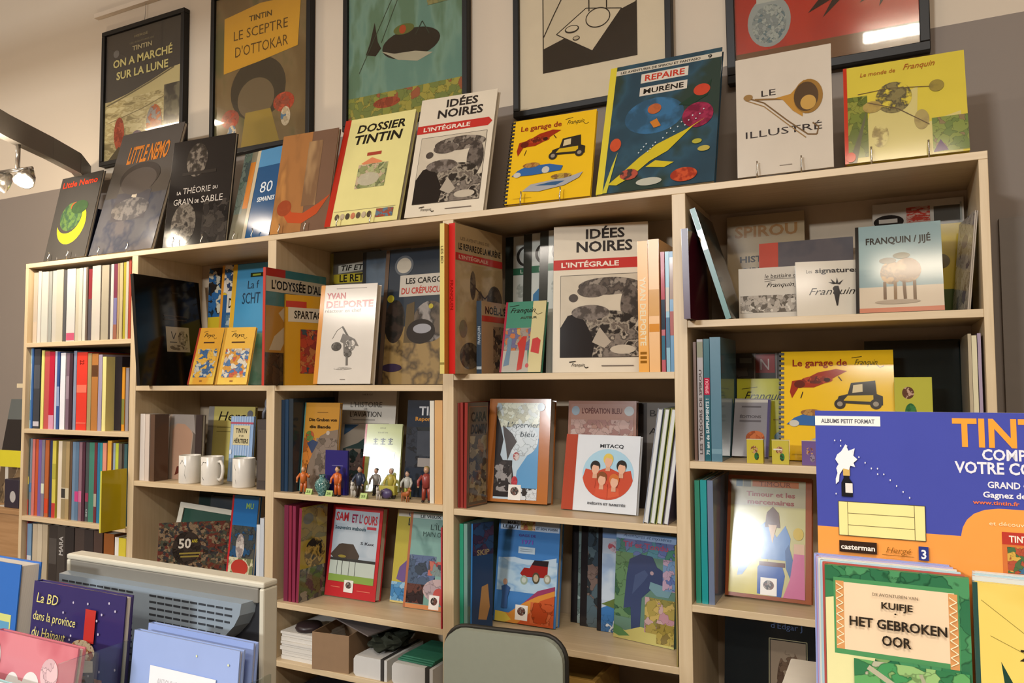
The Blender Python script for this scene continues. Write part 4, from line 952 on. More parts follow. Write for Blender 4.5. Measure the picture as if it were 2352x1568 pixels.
book('yvan', 'art_book', 'thick white book with red title and orange spine, third column top', '#cfc8bd', '#cf8a34', [
    R(0, 0, .075, 1, '#cf8a34'), R(.28, .955, .82, .962, '#8a827a'), T('YVAN', .12, .855, .062, .34, '#a8343c'), T('DELPORTE', .11, .765, .068, .84, '#a8343c'), T('réacteur en chef', .1, .715, .036, .64, '#7a726a', 0),
    NE(.36, .37, .09, .045, ['#3a3632', '#4a4640', '#6a6660'], 60, 72), L([(.28, .45), (.35, .53), (.44, .57)], .004, '#6a6660'), L([(.44, .57), (.55, .47)], .018, '#4a4640'), P([(.46, .5), (.58, .47), (.68, .44), (.75, .37), (.66, .38), (.6, .32), (.55, .26), (.5, .3), (.48, .4), (.42, .42)], '#6f6a64'), NE(.6, .38, .09, .06, ['#cfc8bd', '#5a5650', '#8a857e'], 70, 73), NE(.57, .3, .07, .04, ['#4a4640', '#6a6660'], 60, 74), L([(.56, .27), (.57, .18)], .022, '#6a6660'), NE(.5, .15, .16, .012, ['#8a857e', '#cfc8bd', '#a59f96'], 60, 75), R(.47, .04, .56, .046, '#8a827a')])
book('tif', 'album', 'grey-brown album with black and yellow title, at back of third column', '#57544c', '#8a8a4a', [R(0, 0, .07, 1, '#8a8040'), P([(.18, .84), (.9, .86), (.9, .93), (.18, .90)], '#a8a598'), T('TIF ET T', .22, .86, .04, .6, '#24221e', 1, .2), R(.08, .765, .8, .835, '#a89a2c'), T('LE RET', .2, .775, .055, .5, '#1c1a16'), N(.07, 0, 1, .75, ['#4a4642', '#3a3634', '#5c544c'], 14, 76, (1, 1, 1), False)])
book('up', 'album', 'slate blue album at back, beside the moonlit one', '#46545f', '#2a2d30', [R(0, 0, .08, 1, '#24282c'), N(.08, .6, 1, 1, ['#46545f', '#4f5f6e', '#3f4c58'], 8, 77, (1, 1, 1), False), R(.5, .72, 1, .80, '#8f948f'), T('UP', .55, .735, .045, .2, '#1c1e20'), N(.08, 0, 1, .65, ['#5a4a3c', '#6a5a4a', '#46545f'], 12, 78, (1, 1, 1), False)])
book('cargos', 'album', 'dark moonlit album with white title panel, third column top shelf', '#2f3740', '#5c4a3c', [
    N(.06, .0, 1, .42, ['#6a5634', '#8a7042', '#4a3c2a', '#8a7248'], 12, 79, (1, 1, 1), False), NS(.2, .46, .16, .16, ['#2a2420', '#3a302a', '#24221f'], 22, 80), NS(.75, .45, .26, .15, ['#4a4038', '#8a8480', '#2a2624', '#5c5044'], 14, 81), P([(.36, .3), (.38, .58), (.5, .6), (.52, .3)], '#54462f'), E(.62, .38, .22, .09, '#241f1e'), E(.64, .4, .14, .035, '#8f8f94'),
    E(.3, .875, .15, .075, '#5a5f64'), E(.3, .875, .115, .058, '#b0a898'), R(.25, .64, 1.0, .80, '#b9b1a4'), T('LES CARGOS', .34, .735, .042, .62, '#1c1a18'), T('DU CRÉPUSCULE', .28, .66, .045, .70, '#a83830'), E(.12, .63, .055, .028, '#b0a834'), E(.76, .56, .035, .018, '#a89a34'), E(.2, .12, .16, .03, '#33283c'), R(0, 0, .06, 1, '#5c4a3c')])
def slip(x, y, z, w_, d_, h_, c, label): 
    mb = MB(); mb.box(0, 0, 0, w_, d_, h_, pr(c)); o = mb.build('thin_album', loc=(x, y, z), bevel=.001); tag(o, label, 'book')
spine_row('C2', 'second shelf, third column', 'dark spines in the third column')
book('grube', 'album', 'ochre album with turquoise spine and large grey shape, third column', '#b07f32', '#4a8a88', [
    R(0, 0, .03, 1, '#5a9a96'), N(.03, 0, .35, .6, ['#a8652c', '#b5702e', '#8f5226'], 14, 82), P([(.1, .08), (.25, .35), (.42, .55), (.5, .62), (.75, .68), (1, .7), (1, 0), (.1, 0)], '#77685a'), N(.4, .05, 1, .6, ['#6f6257', '#7c6e62', '#5f5449'], 20, 83), NE(.2, .62, .12, .06, ['#5a7038', '#a04a2c'], 30, 84), P([(.14, .54), (.3, .58), (.46, .55), (.3, .42)], '#33405c'), L([(.1, .04), (.18, .2), (.2, .3)], .012, '#33241c'), E(.72, .66, .05, .025, '#a89c90'),
    R(.38, .885, .68, .893, '#7a5622'), T('Die Gruben von', .15, .79, .035, .8, '#2f2010'), T('die Bande', .18, .71, .035, .6, '#2f2010')])
book('aviat', 'album', 'grey-white aviation history album with blue triangle, third column second shelf', '#cdc6ba', '#5a5650', [
    T('HERGÉ', .42, .955, .016, .18, '#6a645c', 0), T("L'HISTOIRE", .22, .83, .055, .55, '#3a3632', 0), T('DE', .46, .805, .018, .06, '#3a3632', 0), T("L'AVIATION", .22, .73, .055, .55, '#3a3632', 0), R(.28, .695, .66, .702, '#6a645c'), R(.12, .66, .9, .664, '#7a746c'),
    P([(.15, .65), (.4, .65), (.15, .54)], '#4a6c94'), P([(.15, .4), (.4, .46), (.65, .58), (1, .6), (1, 0), (.15, 0)], '#4a6466'), N(.2, 0, .8, .4, ['#2f3a3a', '#3f5052', '#7a6a68', '#a49a90', '#2a3234'], 26, 85)])
book('bluesm', 'booklet', 'small deep blue booklet behind the figurines', '#2b2668', '#221e54', [R(.3, .65, .8, .66, '#7a78a0')], 'booklet')
book('ygreen', 'album', 'pale green album with light blue panel and red spine, third column', '#aab06c', '#a8352a', [R(0, 0, .05, 1, '#a8352a'), T('HERGÉ', .4, .93, .018, .16, '#5a5c34', 0), T('TINTIN', .34, .86, .02, .28, '#6a6c44', 0), R(.16, .2, .84, .58, '#b5c8d8'), N(.18, .22, .82, .56, ['#b9cbdc', '#aec2d4', '#c4d2dc'], 18, 86)] + [x for i in range(3) for x in (L([(.24 + .2 * i, .77), (.36 + .2 * i, .77)], .014, '#2f3020'), L([(.26 + .2 * i, .74), (.34 + .2 * i, .74)], .012, '#2f3020'), L([(.24 + .2 * i, .70), (.36 + .2 * i, .70)], .014, '#2f3020'), L([(.3 + .2 * i, .79), (.29 + .2 * i, .69)], .012, '#2f3020'))])
book('report', 'album', 'dark navy album with white block letters beside tan spine', '#242c38', '#4a4744', [T('TIN', .32, .845, .09, .5, '#c4c6ca'), T('Reporter', .22, .785, .04, .6, '#b07a34'), N(0, .3, 1, .72, ['#1c2026', '#2a303a', '#22282c'], 16, 87), N(.3, .42, .95, .68, ['#2a303a', '#3a3f48', '#22282c'], 10, 88, (1, 1, 1), False), R(.34, .31, .95, .40, '#8a8480')])
spine_row('C2r', 'right end of second shelf, third column', 'spines at the right of the figurines')
spine_row('C3', 'third shelf, third column', 'plum spines in the third column')
book('pyel', 'album', 'mustard album turned sideways with plum spine, third column third shelf', '#a8923a', '#7d2a44', [N(0, .65, 1, 1, ['#a8923a', '#8f7c34', '#77703c'], 14, 88), NS(.25, .88, .2, .06, ['#5c5c50', '#6a6a5c'], 30, 89), NS(.55, .5, .4, .16, ['#b08a2c', '#5a4a28', '#c0a050', '#2a2420'], 30, 90), N(0, 0, 1, .35, ['#6a6a5a', '#4a4a4c', '#5a6a44', '#8f8a7c'], 26, 91)])
book('sam', 'album', 'red-bordered album with a thatched stilt hut, third column', '#b32c30', '#8a2226', [
    R(.05, .17, .94, .95, '#a9b4bd'), N(.05, .45, .94, .8, ['#a9b4bd', '#b2bcc4', '#a0adb8'], 8, 92, (1, 1, 1), False), T("SAM", .08, .83, .095, .26, '#b3323a'), T("ET L'", .4, .82, .09, .22, '#8a2a4a'), T("OURS", .64, .81, .095, .27, '#b3323a'), T('Souvenirs mabouls', .08, .735, .04, .62, '#2f4a56'), R(.72, .755, .9, .785, '#b0404a'), T('S Kox', .62, .585, .03, .26, '#3a3a40'),
    P([(.04, .45), (.2, .57), (.26, .58), (.48, .58), (.62, .46), (.6, .42), (.1, .42)], '#4a4038'), E(.28, .44, .08, .015, '#8a7c3a'), R(.05, .39, .94, .42, '#3a3a38'), R(.05, .24, .94, .39, '#b5beb4'), L([(.2, .24), (.2, .39)], .006, '#3a3a38'), L([(.3, .2), (.3, .39)], .008, '#3a3a38'), L([(.44, .2), (.44, .39)], .006, '#3a3a38'), L([(.56, .2), (.56, .39)], .006, '#3a3a38'), R(.05, .165, .94, .24, '#7f9a4a'), R(.12, .1, .3, .108, '#d0705c'), R(.64, .085, .9, .093, '#d0705c')] + LOGO(.38, .06, .18))
book('le', 'album', 'yellow album with purple shape and blue base, partly hidden', '#b2a446', '#6a4a34', [R(.02, .93, 1, 1, '#c2bdb0'), T('LE', .2, .945, .03, .1, '#4a4a70'), T('LE', .2, .84, .075, .13, '#3a3a30'), N(0, 0, 1, .22, ['#3f78a8', '#5a90b8', '#8ab0c8'], 20, 93), P([(.08, .25), (.12, .38), (.3, .5), (.4, .42), (.34, .26), (.2, .22)], '#6a5484'), R(0, 0, 1, .02, '#c2b070')])
book('ile', 'album', 'sea green album with brown spine at right of third column', '#6f968c', '#6a4438', [R(0, 0, .05, 1, '#a8684a'), R(.05, .935, 1, .985, '#b5c2c0'), T('LE VIEUX NICK', .2, .945, .03, .7, '#2f3a40'), N(.05, .3, 1, .93, ['#6f968c', '#7ca29a', '#668a84', '#82a8a0'], 8, 94, (1, 1, 1), False), T("L'ÎLE", .42, .825, .055, .3, '#2f4440', 0), T('MAIN OU', .28, .75, .05, .45, '#2f4440', 0), N(.05, .2, .6, .55, ['#5a6a8a', '#4a5a70', '#6a7a90', '#3a4450'], 20, 95), N(.45, .35, 1, .5, ['#a84a4c', '#7a8a88', '#b56a5c', '#4a4a50'], 34, 96), N(.05, .05, .4, .25, ['#221f20', '#33292a', '#5a3a34'], 24, 97), NE(.68, .2, .3, .12, ['#b5a0a0', '#a59498'], 20, 98), E(.7, .16, .11, .07, '#b0504a'), E(.83, .11, .11, .07, '#b0504a'), E(.86, .2, .1, .06, '#a84844'), R(.05, 0, 1, .045, '#c08054')] + LOGO(.52, .01, .2))

# ------------------------------------------------------------------ fourth column
book('yel_sp', 'album', 'thin pale yellow spine standing proud of the fourth column upright', '#c08a3c', '#cdbb6a', [], spine_deco=[('s', 'LES BD', .85, .5, .12, '#6a5c30', 1), ('b', .06, .075, '#8a7a3c')])
book('rep_int', 'album', 'tall album with bright red spine and tan cover, fourth column left', '#a88f68', '#bd1d18', [
    T('LES AVENTURES DE', .1, .895, .02, .6, '#6a5a44', 0), T('LE REPAIRE DE LA MURÈNE', .06, .83, .042, .9, '#2a2018'), R(0, .755, 1, .805, '#b0302a'), T("L'INTÉGRALE", .06, .768, .024, .62, '#d0a490'), N(0, 0, 1, .74, ['#a88f68', '#9c845e', '#b09872'], 12, 100, (1, 1, 1), False), NS(.35, .6, .06, .1, ['#3a2f28', '#6a5a48', '#4a3c34'], 40, 101), NS(.5, .45, .08, .12, ['#4a3c34', '#8a7660', '#5a4a3c'], 40, 102), NS(.82, .5, .17, .12, ['#2a221e', '#5a4a3c', '#3a302a'], 30, 103), NS(.28, .12, .2, .09, ['#2f2822', '#6a5c4a', '#3f352c'], 30, 104), NS(.15, .3, .08, .06, ['#3a2f28', '#7a6650'], 40, 105), L([(.3, .62), (.6, .52), (.8, .6)], .01, '#4a3c34')], spine_deco=[('s', 'FRANQUIN', .62, .45, .2, '#8a1410', 1)])
book('noel', 'album', 'small album with slate blue spine and tan cover, fourth column', '#a88a6a', '#2c3a48', [T("NOËL-L'ÉLA", .1, .83, .1, .85, '#241c18'), R(0, .72, 1, .80, '#b03a2c'), N(.35, 0, 1, .66, ['#5a4438', '#8a6e54', '#3f322c', '#a88a6a'], 34, 105)], spine_deco=[('s', 'FRANQUIN', .4, .5, .25, '#9aa4ac', 0), ('b', .06, .1, '#a8b0b4')])
book('franq', 'pocket_book', 'small green and cream pocket book with red spine, fourth column', '#3f7a64', '#98243a', [R(0, 0, .05, 1, '#98243a'), R(.68, 0, 1, 1, '#bdb284'), P([(.05, 0), (.05, .3), (.62, .38), (.7, 0)], '#a09c90'), N(.06, .3, .68, .62, ['#b08a4c', '#8a7f74', '#5c5a78', '#a8643c', '#6a7a80'], 40, 106), P([(.42, .02), (.44, .3), (.38, .4), (.5, .5), (.6, .5), (.58, .3), (.54, .04)], '#a83028'), P([(.08, .08), (.14, .34), (.12, .46), (.24, .46), (.22, .1)], '#5c7488'), P([(.72, .28), (.74, .46), (.86, .48), (.94, .44), (.92, .25)], '#b03a38'), E(.66, .09, .04, .03, '#b0484c')] + SIG('Franquin', .12, .84, .07, .62) + [T('AUTEUR', .4, .75, .03, .4, '#3a4434')])
def cl(key, label, n):
    book(key, 'album', label, '#b9bcb4', '#2a2c26', [R(0, 0, .13, 1, '#2a2c26'), E(.33, .85, .15, .075, '#33302c'), E(.345, .85, .12, .06, '#b9bcb4'), R(.13, .715, 1, .765, '#2f5f46'), T('L', .24, .727, .026, .045, '#b9c4b4')] + ([P([(.15, .46), (.16, .56), (.24, .6), (.4, .58), (.5, .45), (.36, .40), (.31, .52), (.22, .49)], '#3f6f94')] if n == 2 else [NS(.25, .6, .07, .05, ['#b9bcb4', '#8f948c', '#b9bcb4'], 50, 107)]))
cl('cl1', 'white album with black spine, back of three stepped ones, fourth column', 1)
cl('cl2', 'white album with black spine and blue patch, middle of three stepped', 2)
cl('cl3', 'white album with black spine, front of three stepped ones, fourth column', 3)
idees('idees_d', 'cream album with black spine, red band, dark picture, fourth column')
D1R = spine_row('D1', 'right end of top shelf, fourth column', 'spines at right of fourth column', {0: [('s', 'YVAN DELPORTE', .72, .55, .52, '#e0d2b0', 1), ('s', 'III', .16, .6, .1, '#8a5a14', 1)], 1: [('b', .42, .62, '#d0a064'), ('b', .3, .36, '#d08a34')], 2: [('b', .6, .85, '#b04a54'), ('b', .35, .6, '#2a3a48'), ('b', .1, .3, '#3a6a80')], 3: [('b', .5, .7, '#c9c4b8'), ('b', .2, .45, '#5a7a94')], 4: [('b', .6, .95, '#a08a80'), ('b', .3, .5, '#a86a6a')]})
spine_row('D2', 'second shelf, fourth column', 'red spines in the fourth column')
book('cara', 'album', 'dark album with brick red spine turned sideways, fourth column second shelf', '#5c4e40', '#8a302a', [L([(.06, .02), (.06, .96), (.95, .96), (.95, .02), (.06, .02)], .008, '#8a5a3c'), T('CARA', .15, .82, .09, .75, '#221c1a'), T('DOMIN', .15, .7, .09, .75, '#221c1a', 1, .2), N(.1, .05, .92, .68, ['#6a5c4a', '#7f6f50', '#4a3f34', '#8f7f60', '#7a5a3a'], 26, 110)])
book('repou', 'album', 'thick orange-bordered album with climbing scene and clouds, fourth column', '#a8652e', '#7a3420', [
    R(.13, .03, .83, .96, '#b2c2cc'), N(.13, .72, .83, .96, ['#b9c2b4', '#c9ccb8', '#a8a890', '#c0c8c4'], 40, 111), P([(.5, .3), (.83, .62), (.83, .03), (.45, .03)], '#5a90bc'), NE(.55, .6, .27, .16, ['#c4cdd2', '#bcc6cc'], 20, 112), P([(.13, .85), (.2, .74), (.26, .6), (.22, .45), (.3, .36), (.42, .34), (.46, .2), (.42, .05), (.13, .05)], '#2c2726'), P([(.24, .74), (.4, .66), (.48, .58), (.4, .5), (.34, .4), (.3, .55), (.26, .65)], '#4a4544'), N(.13, .1, .42, .4, ['#2c2726', '#2c2726', '#8f8a88', '#2c2726', '#3a3432'], 30, 113), NE(.48, .44, .05, .04, ['#c4b4b0', '#a04a4a'], 60, 114), NE(.47, .2, .05, .05, ['#b03a44', '#a02a34'], 60, 115), N(.55, .03, .83, .14, ['#2c2726', '#c4c8cc', '#c4c8cc', '#3a3432'], 40, 116),
    T("L'épervier", .3, .72, .05, .52, '#3f4a50', 0, .2), T('bleu', .52, .63, .05, .24, '#3f4a50', 0, .2), E(.17, .92, .045, .035, '#9aa8b0'), E(.85, .92, .06, .04, '#a8b4ba')] + LOGO(.38, .025, .2))
book('lops', 'album', 'pinkish brown glossy album behind the white square one', '#9a7264', '#5a2420', [R(.04, .1, .96, .97, '#a07c70'), T("L'OPÉRATION BLEU", .2, .88, .05, .6, '#5a302c'), E(.11, .905, .06, .045, '#8fa0ac'), E(.9, .905, .07, .045, '#a8b0b4'), N(.04, .45, .96, .82, ['#a07c70', '#b0948c', '#96706a', '#b8a49c'], 30, 117)])
book('bdar', 'album', 'black and grey album with partial white title, behind slanted albums', '#37322f', '#2a2624', [R(.3, .1, 1, 1, '#6a645e'), T('BD', .33, .87, .06, .25, '#1c1918', 0), T('Ar', .33, .7, .06, .22, '#1c1918', 0)])
book('mitacq', 'square_album', 'square white album with red cloth spine and round emblem, fourth column', '#cdd1d6', '#a03a22', [R(0, 0, .16, 1, '#a03a22'), T('MITACQ', .47, .835, .045, .32, '#2f3238'), E(.6, .49, .34, .33, '#9fc2d4'),
    P([(.6 + .34 * math.cos(a * math.pi / 16), .49 + .33 * math.sin(a * math.pi / 16)) for a in range(17, 32)] + [(.9, .55), (.75, .52), (.6, .58), (.45, .52), (.3, .55)], '#b84a34'),
    L([(.44, .3), (.46, .5)], .006, '#7a2a1c'), L([(.74, .3), (.72, .5)], .006, '#7a2a1c'), L([(.61, .18), (.61, .36)], .006, '#7a2a1c'), P([(.44, .2), (.46, .32), (.54, .36), (.61, .32), (.61, .18)], '#c05038'), P([(.62, .18), (.62, .3), (.69, .34), (.76, .31), (.77, .22)], '#c4583c')]
    + [d for (cx, cy, hc) in ((.43, .56, '#2a2624'), (.6, .66, '#cfb45a'), (.78, .58, '#2a2624'), (.53, .42, '#7a4a2c'), (.695, .40, '#c06a34')) for d in (P([(cx - .03, cy - .13), (cx - .025, cy - .02), (cx + .025, cy - .02), (cx + .03, cy - .13)], '#c89a80'), E(cx, cy + .025, .066, .075, hc), E(cx + .004, cy - .012, .05, .066, '#d2a58c'), P([(cx - .052, cy + .03), (cx - .02, cy + .045), (cx + .03, cy + .03), (cx + .054, cy + .04), (cx + .03, cy + .09), (cx - .03, cy + .09)], hc))] + [ T('INÉDITS ET RARETÉS', .36, .09, .028, .5, '#4a4e56')])
# four slanted albums with their page edges outwards
for i, (c, nm) in enumerate((('#8f98a8', 'blue-grey'), ('#7c8a5a', 'olive green'), ('#a0a45a', 'lime green'), ('#5a5468', 'dusky violet'))):
    t = .0135
    r = empty('album', (-.588 + i * .0175, .215, 1.136), (math.radians(-8.5), 0, math.radians(-90)))
    tag(r, f'slanted {nm} album with white page edge outward, {ORD[i]} of four, fourth column', 'book', 'slanted albums in the fourth column')
    cover_mesh(.205, .30, t, c, c, None, .0016).build('cover', r); page_mesh(.2065, .30, t, '#d6d8d8', .0016).build('page_block', r)
spine_row('D3', 'third shelf, fourth column', 'green spines in the fourth column')
book('dkblue', 'album', 'dark blue album turned sideways with bright blue spine, fourth column', '#1f3a5e', '#2f74b4', [N(0, .7, 1, 1, ['#2a2440', '#3a2a44', '#1f3a5e'], 20, 120), T('SKIP', .2, .7, .05, .6, '#8a7a5c'), P([(.3, .1), (.45, .4), (.75, .42), (.85, .2), (.7, .08)], '#a0784c')])
book('lebut', 'album', 'blue sky album with flying red car over orange hill, fourth column', '#3f72ac', '#2a4a72', [
    R(.03, .9, .99, 1, '#a9b8cc'), T('MARC', .14, .955, .03, .2, '#26282e'), T('LEBUT', .06, .915, .03, .28, '#26282e'), N(.36, .905, .6, .995, ['#a8664a', '#c4a58a', '#a08a4a', '#8a4a34'], 50, 121), T('ET SON VOISIN', .62, .918, .024, .34, '#3a4254'), T('GAGS DE', .34, .84, .025, .28, '#4a3f7c'), T('1971', .38, .77, .04, .22, '#6a4aa0'), R(.35, .675, .62, .74, '#a9bac8'), R(.38, .695, .58, .7, '#6a7a88'), R(.38, .715, .58, .72, '#6a7a88'),
    N(.03, .3, .99, .62, ['#8fadc8', '#a4bccc', '#7c9fc0', '#b0c4d0'], 9, 122, (1, 1, 2), False), P([(.1, .62), (.3, .635), (.6, .6), (.97, .66), (.97, .58), (.5, .57), (.2, .59)], '#a9bccc'),
    P([(.4, .48), (.46, .54), (.55, .54), (.6, .60), (.84, .61), (.84, .5), (.8, .46), (.45, .45)], '#8a2420'), P([(.58, .57), (.62, .62), (.85, .625), (.84, .57)], '#2a2224'), E(.47, .42, .06, .045, '#8a9a8a'), E(.47, .42, .035, .026, '#b0b8b0'), E(.66, .45, .06, .055, '#4a4434'), E(.66, .45, .04, .036, '#a89a80'), E(.84, .45, .055, .045, '#8a8a7a'), E(.84, .45, .035, .028, '#b5b8ac'),
    P([(.03, 0), (.03, .1), (.25, .09), (.48, .2), (.7, .32), (.97, .38), (.97, 0)], '#c08038'), P([(.4, 0), (.6, .12), (.75, .24), (.97, .3), (.97, 0)], '#b0502c'), N(.6, .02, .97, .22, ['#b0502c', '#b8603a', '#a0401f'], 14, 123), P([(.03, .0), (.03, .1), (.2, .09), (.3, .03), (.2, 0)], '#c2ae4a'), P([(.48, .2), (.7, .33), (.97, .39), (.97, .35), (.7, .28)], '#8a3a5a'),
    P([(.12, .13), (.13, .26), (.11, .34), (.19, .36), (.26, .33), (.22, .24), (.22, .13)], '#34507c'), E(.17, .385, .035, .03, '#b08a74')] + LOGO(.36, .035, .2))
def dl(key, label, cols, sd):
    book(key, 'album', label, cols[0], '#1c1a1c', [R(0, 0, .1, 1, '#1f1c1e'), N(.1, 0, 1, 1, cols, 18, sd)])
dl('dl1', 'dim green-grey album with black spine, back of three, fourth column', ['#6a7a78', '#8a9a98', '#5a6a68'], 124)
dl('dl2', 'dark slate album with black spine, middle of three, fourth column', ['#34404a', '#4a5a62', '#2a3034', '#6a5a54'], 125)
book('dl3', 'album', 'white and blue wave album with black spine, beside the elephant album', '#a9b4c4', '#1c1a1c', [R(0, 0, .06, 1, '#1f1c1e'), R(.06, .9, 1, 1, '#6a86b0'), NE(.3, .82, .16, .06, ['#b9a8b4', '#b05a64'], 40, 126), N(.06, .3, 1, .75, ['#a4b4c8', '#b4c0cc', '#90a4c0'], 10, 127, (1, 1, 1), False), P([(.06, .22), (.3, .3), (.6, .2), (1, .1), (1, 0), (.06, 0)], '#3a6aa0'), P([(.06, .26), (.3, .34), (.5, .26), (.3, .22)], '#5a6a3a'), N(.06, 0, 1, .16, ['#3a6aa0', '#c4ccd4', '#3a6aa0'], 26, 128)])
book('eleph', 'album', 'jungle album with a large blue elephant, fourth column right', '#5c7a6c', '#1c1a1c', [
    R(0, .925, 1, 1, '#8fa8cc'), T('Aventures et mystères', .12, .945, .03, .8, '#34486a', 0, .3), R(.0, .975, 1, 1, '#5a80b0'), N(0, .78, 1, .925, ['#4f8090', '#5a6a9a', '#4a7a6a', '#6a74a4'], 20, 129), T('Tif et Tondu', .12, .855, .05, .76, '#a0506a'), N(0, .2, .3, .8, ['#4a6a48', '#5c7c58', '#3a5a44'], 18, 130),
    P([(.16, .28), (.2, .6), (.24, .74), (.42, .8), (.62, .79), (.7, .7), (.98, .62), (1, .5), (.8, .54), (.66, .52), (.56, .46), (.46, .4), (.44, .12), (.3, .1), (.28, .3)], '#3a4464'), P([(.3, .42), (.5, .56), (.56, .62), (.5, .66), (.34, .6)], '#465272'), E(.62, .64, .03, .018, '#a08a90'), P([(.6, .56), (.8, .54), (.95, .5), (.9, .44), (.7, .44), (.58, .5)], '#6a8a94'),
    P([(0, 0), (0, .1), (.2, .08), (.46, .14), (.7, .12), (1, .16), (1, 0)], '#b5ae6a'), P([(0, .12), (.12, .1), (.28, .04), (.1, .02), (0, .04)], '#4f7a4a'), N(.52, .1, 1, .42, ['#a8808a', '#9a8a4a', '#b09a5a', '#7f7a44', '#b09494'], 26, 131), N(.72, .02, 1, .2, ['#8a7a3a', '#77683a', '#a08f4a'], 26, 132), N(.8, .5, 1, .78, ['#6a86a8', '#a890a4', '#5a6a9c'], 30, 133)])
mb = MB(); mb.box(0, 0, 0, .004, .12, .30, pr('#8a7a4a')); o = mb.build('thin_album', loc=(-.503, .0, .788)); tag(o, 'very thin album edge against the upright beside the elephant album', 'book')
mb = MB(); mb.box(0, 0, 0, .004, .12, .29, pr('#a8303a')); o = mb.build('thin_album', loc=(-1.193, .0, .788)); tag(o, 'very thin red album edge against the upright beside sea green album', 'book')

# ------------------------------------------------------------------ fifth column
book('purple', 'album', 'glossy purple album standing proud of the fifth column upright', '#4a1424', '#3f1834', [])
book('teal', 'album', 'slanted teal album leaning on the left side of fifth column', '#4a4a44', '#4f7a74', [N(0, 0, 1, 1, ['#46463f', '#3f4a48', '#5a4f44'], 10, 140)], spine_deco=[('b', .62, .8, '#a89a78')])
book('spirou', 'album', 'tan album with brown lettering at back of fifth column top shelf', '#9a8666', '#b0a288', [T('SPIROU', .1, .8, .1, .82, '#8a6234'), T('HIST', .16, .57, .055, .3, '#2a2018'), T('OIRE', .18, .47, .05, .28, '#2a2018')])
book('dkgrey', 'album', 'wide dark grey album with red strip, fifth column top shelf', '#4a4446', '#a8402e', [R(0, 0, .21, 1, '#a8402e'), N(.21, 0, 1, 1, ['#464044', '#4f484a', '#423f44'], 10, 141, (1, 1, 1), False)])
book('besti', 'square_album', 'small white square album with animal sketch band, fifth column', '#bfb7aa', '#a09888', [T('le bestiaire de', .4, .8, .075, .52, '#3a3430', 0, .15), R(.4, .775, .92, .785, '#6a645c')] + SIG('Franquin', .42, .63, .08, .42) + [N(.02, .16, .99, .48, ['#bfb7aa', '#8a8278', '#5f584f', '#a59c90', '#bfb7aa'], 50, 142)])
book('signa', 'square_album', 'small white square album with inked insect figure, fifth column', '#c2b9a9', '#a09888', [T('Les', .16, .79, .06, .1, '#3a3430', 0), T('signatures', .3, .79, .085, .68, '#2a2420'), T('Franquin', .18, .4, .12, .72, '#2a2420', 0, .4), E(.62, .5, .05, .05, '#1f1a17'), P([(.58, .44), (.6, .55), (.66, .55), (.68, .44), (.64, .2), (.62, .2)], '#1f1a17'), P([(.5, .62), (.58, .58), (.54, .68), (.62, .6), (.64, .7), (.66, .6), (.74, .66), (.68, .57)], '#1f1a17')])
book('jije', 'album', 'blue-grey album with horses on pale ground, fifth column top shelf', '#7a9092', '#1c1a18', [R(0, 0, .04, 1, '#1c1a18'), N(.04, .28, 1, 1, ['#6f878a', '#7a9092', '#869c9c'], 6, 143, (1, 1, 2), False), R(.04, .03, 1, .285, '#bdae98'), R(.04, 0, 1, .05, '#b5745a'), T('FRANQUIN / JIJÉ', .12, .78, .075, .76, '#24221f'), NS(.42, .44, .13, .13, ['#6a5644', '#8a7050', '#55483c', '#9a7a50'], 34, 144), NS(.6, .46, .16, .14, ['#5a4a3c', '#8a7050', '#6a5644'], 34, 148), NS(.38, .58, .1, .035, ['#3f4a48', '#5a5a50'], 40, 145), NS(.54, .63, .1, .035, ['#3f4a40', '#5a5a44'], 40, 146), L([(.34, .34), (.34, .14)], .03, '#6a543f'), L([(.46, .34), (.46, .13)], .03, '#7a6044'), L([(.56, .34), (.57, .14)], .03, '#6a543f'), L([(.68, .34), (.68, .12)], .03, '#6f5a44'), NS(.48, .11, .26, .025, ['#8a7a68', '#9a8a76'], 30, 147)])
book('oval', 'album', 'white album with black oval and red square at back, fifth column', '#b0a698', '#9a9084', [E(.18, .84, .17, .06, '#1c1816'), R(.07, .83, .28, .865, '#b0a698'), N(.38, .79, .64, .95, ['#a8382c', '#a8382c', '#b58a7a', '#a8382c'], 60, 148, (1, 1, 3)), R(.68, .78, .98, .94, '#4a463f'), R(.96, .78, .98, .96, '#8a8a80')])
book('yelb', 'album', 'olive yellow album half hidden behind the blue-grey one', '#a8902a', '#8a7a2a', [NS(.4, .6, .2, .08, ['#2a2420', '#5a4a1c'], 40, 149), R(0, 0, 1, .3, '#3f4a24')])
book('wmag', 'magazine', 'curled white magazine against the right side of fifth column', '#a59a8c', '#a59a8c', [N(0, .0, 1, 1, ['#a59a8c', '#b0a698', '#958a80', '#a59a8c', '#6a5f68'], 22, 150), NE(.5, .75, .2, .07, ['#5a4a6a', '#6a5a74'], 40, 151)], 'magazine')
spine_row('E2', 'second shelf, fifth column', 'spines at left of fifth column', {1: [('s', 'LES TRÉSORS DE SPIROU', .05, .45, .7, '#4a4240', 0), ('b', .85, .98, '#8a8c7a')], 2: [('s', '70 ans de SUPPLEMENTS !', .05, .5, .46, '#c4d0d4', 0), ('b', .54, .68, '#a82440'), ('s', 'SPIROU', .55, .5, .12, '#e0a0a8', 0)], 3: [('b', .06, .1, '#6f909e')]})
book('nmag', 'magazine', 'dark magazine with red square letter at back, fifth column', '#45403c', '#3a3634', [R(.55, .8, .8, .985, '#8f2f2c'), T('N', .6, .83, .11, .14, '#c4b4ac', 0), R(.53, .1, .545, 1, '#8a8078'), R(.81, .1, .825, 1, '#8a8078'), R(.34, .9, .5, .95, '#6a6a64'), N(.0, .3, .5, .85, ['#45403c', '#3a3634', '#554c44'], 14, 152)], 'magazine')
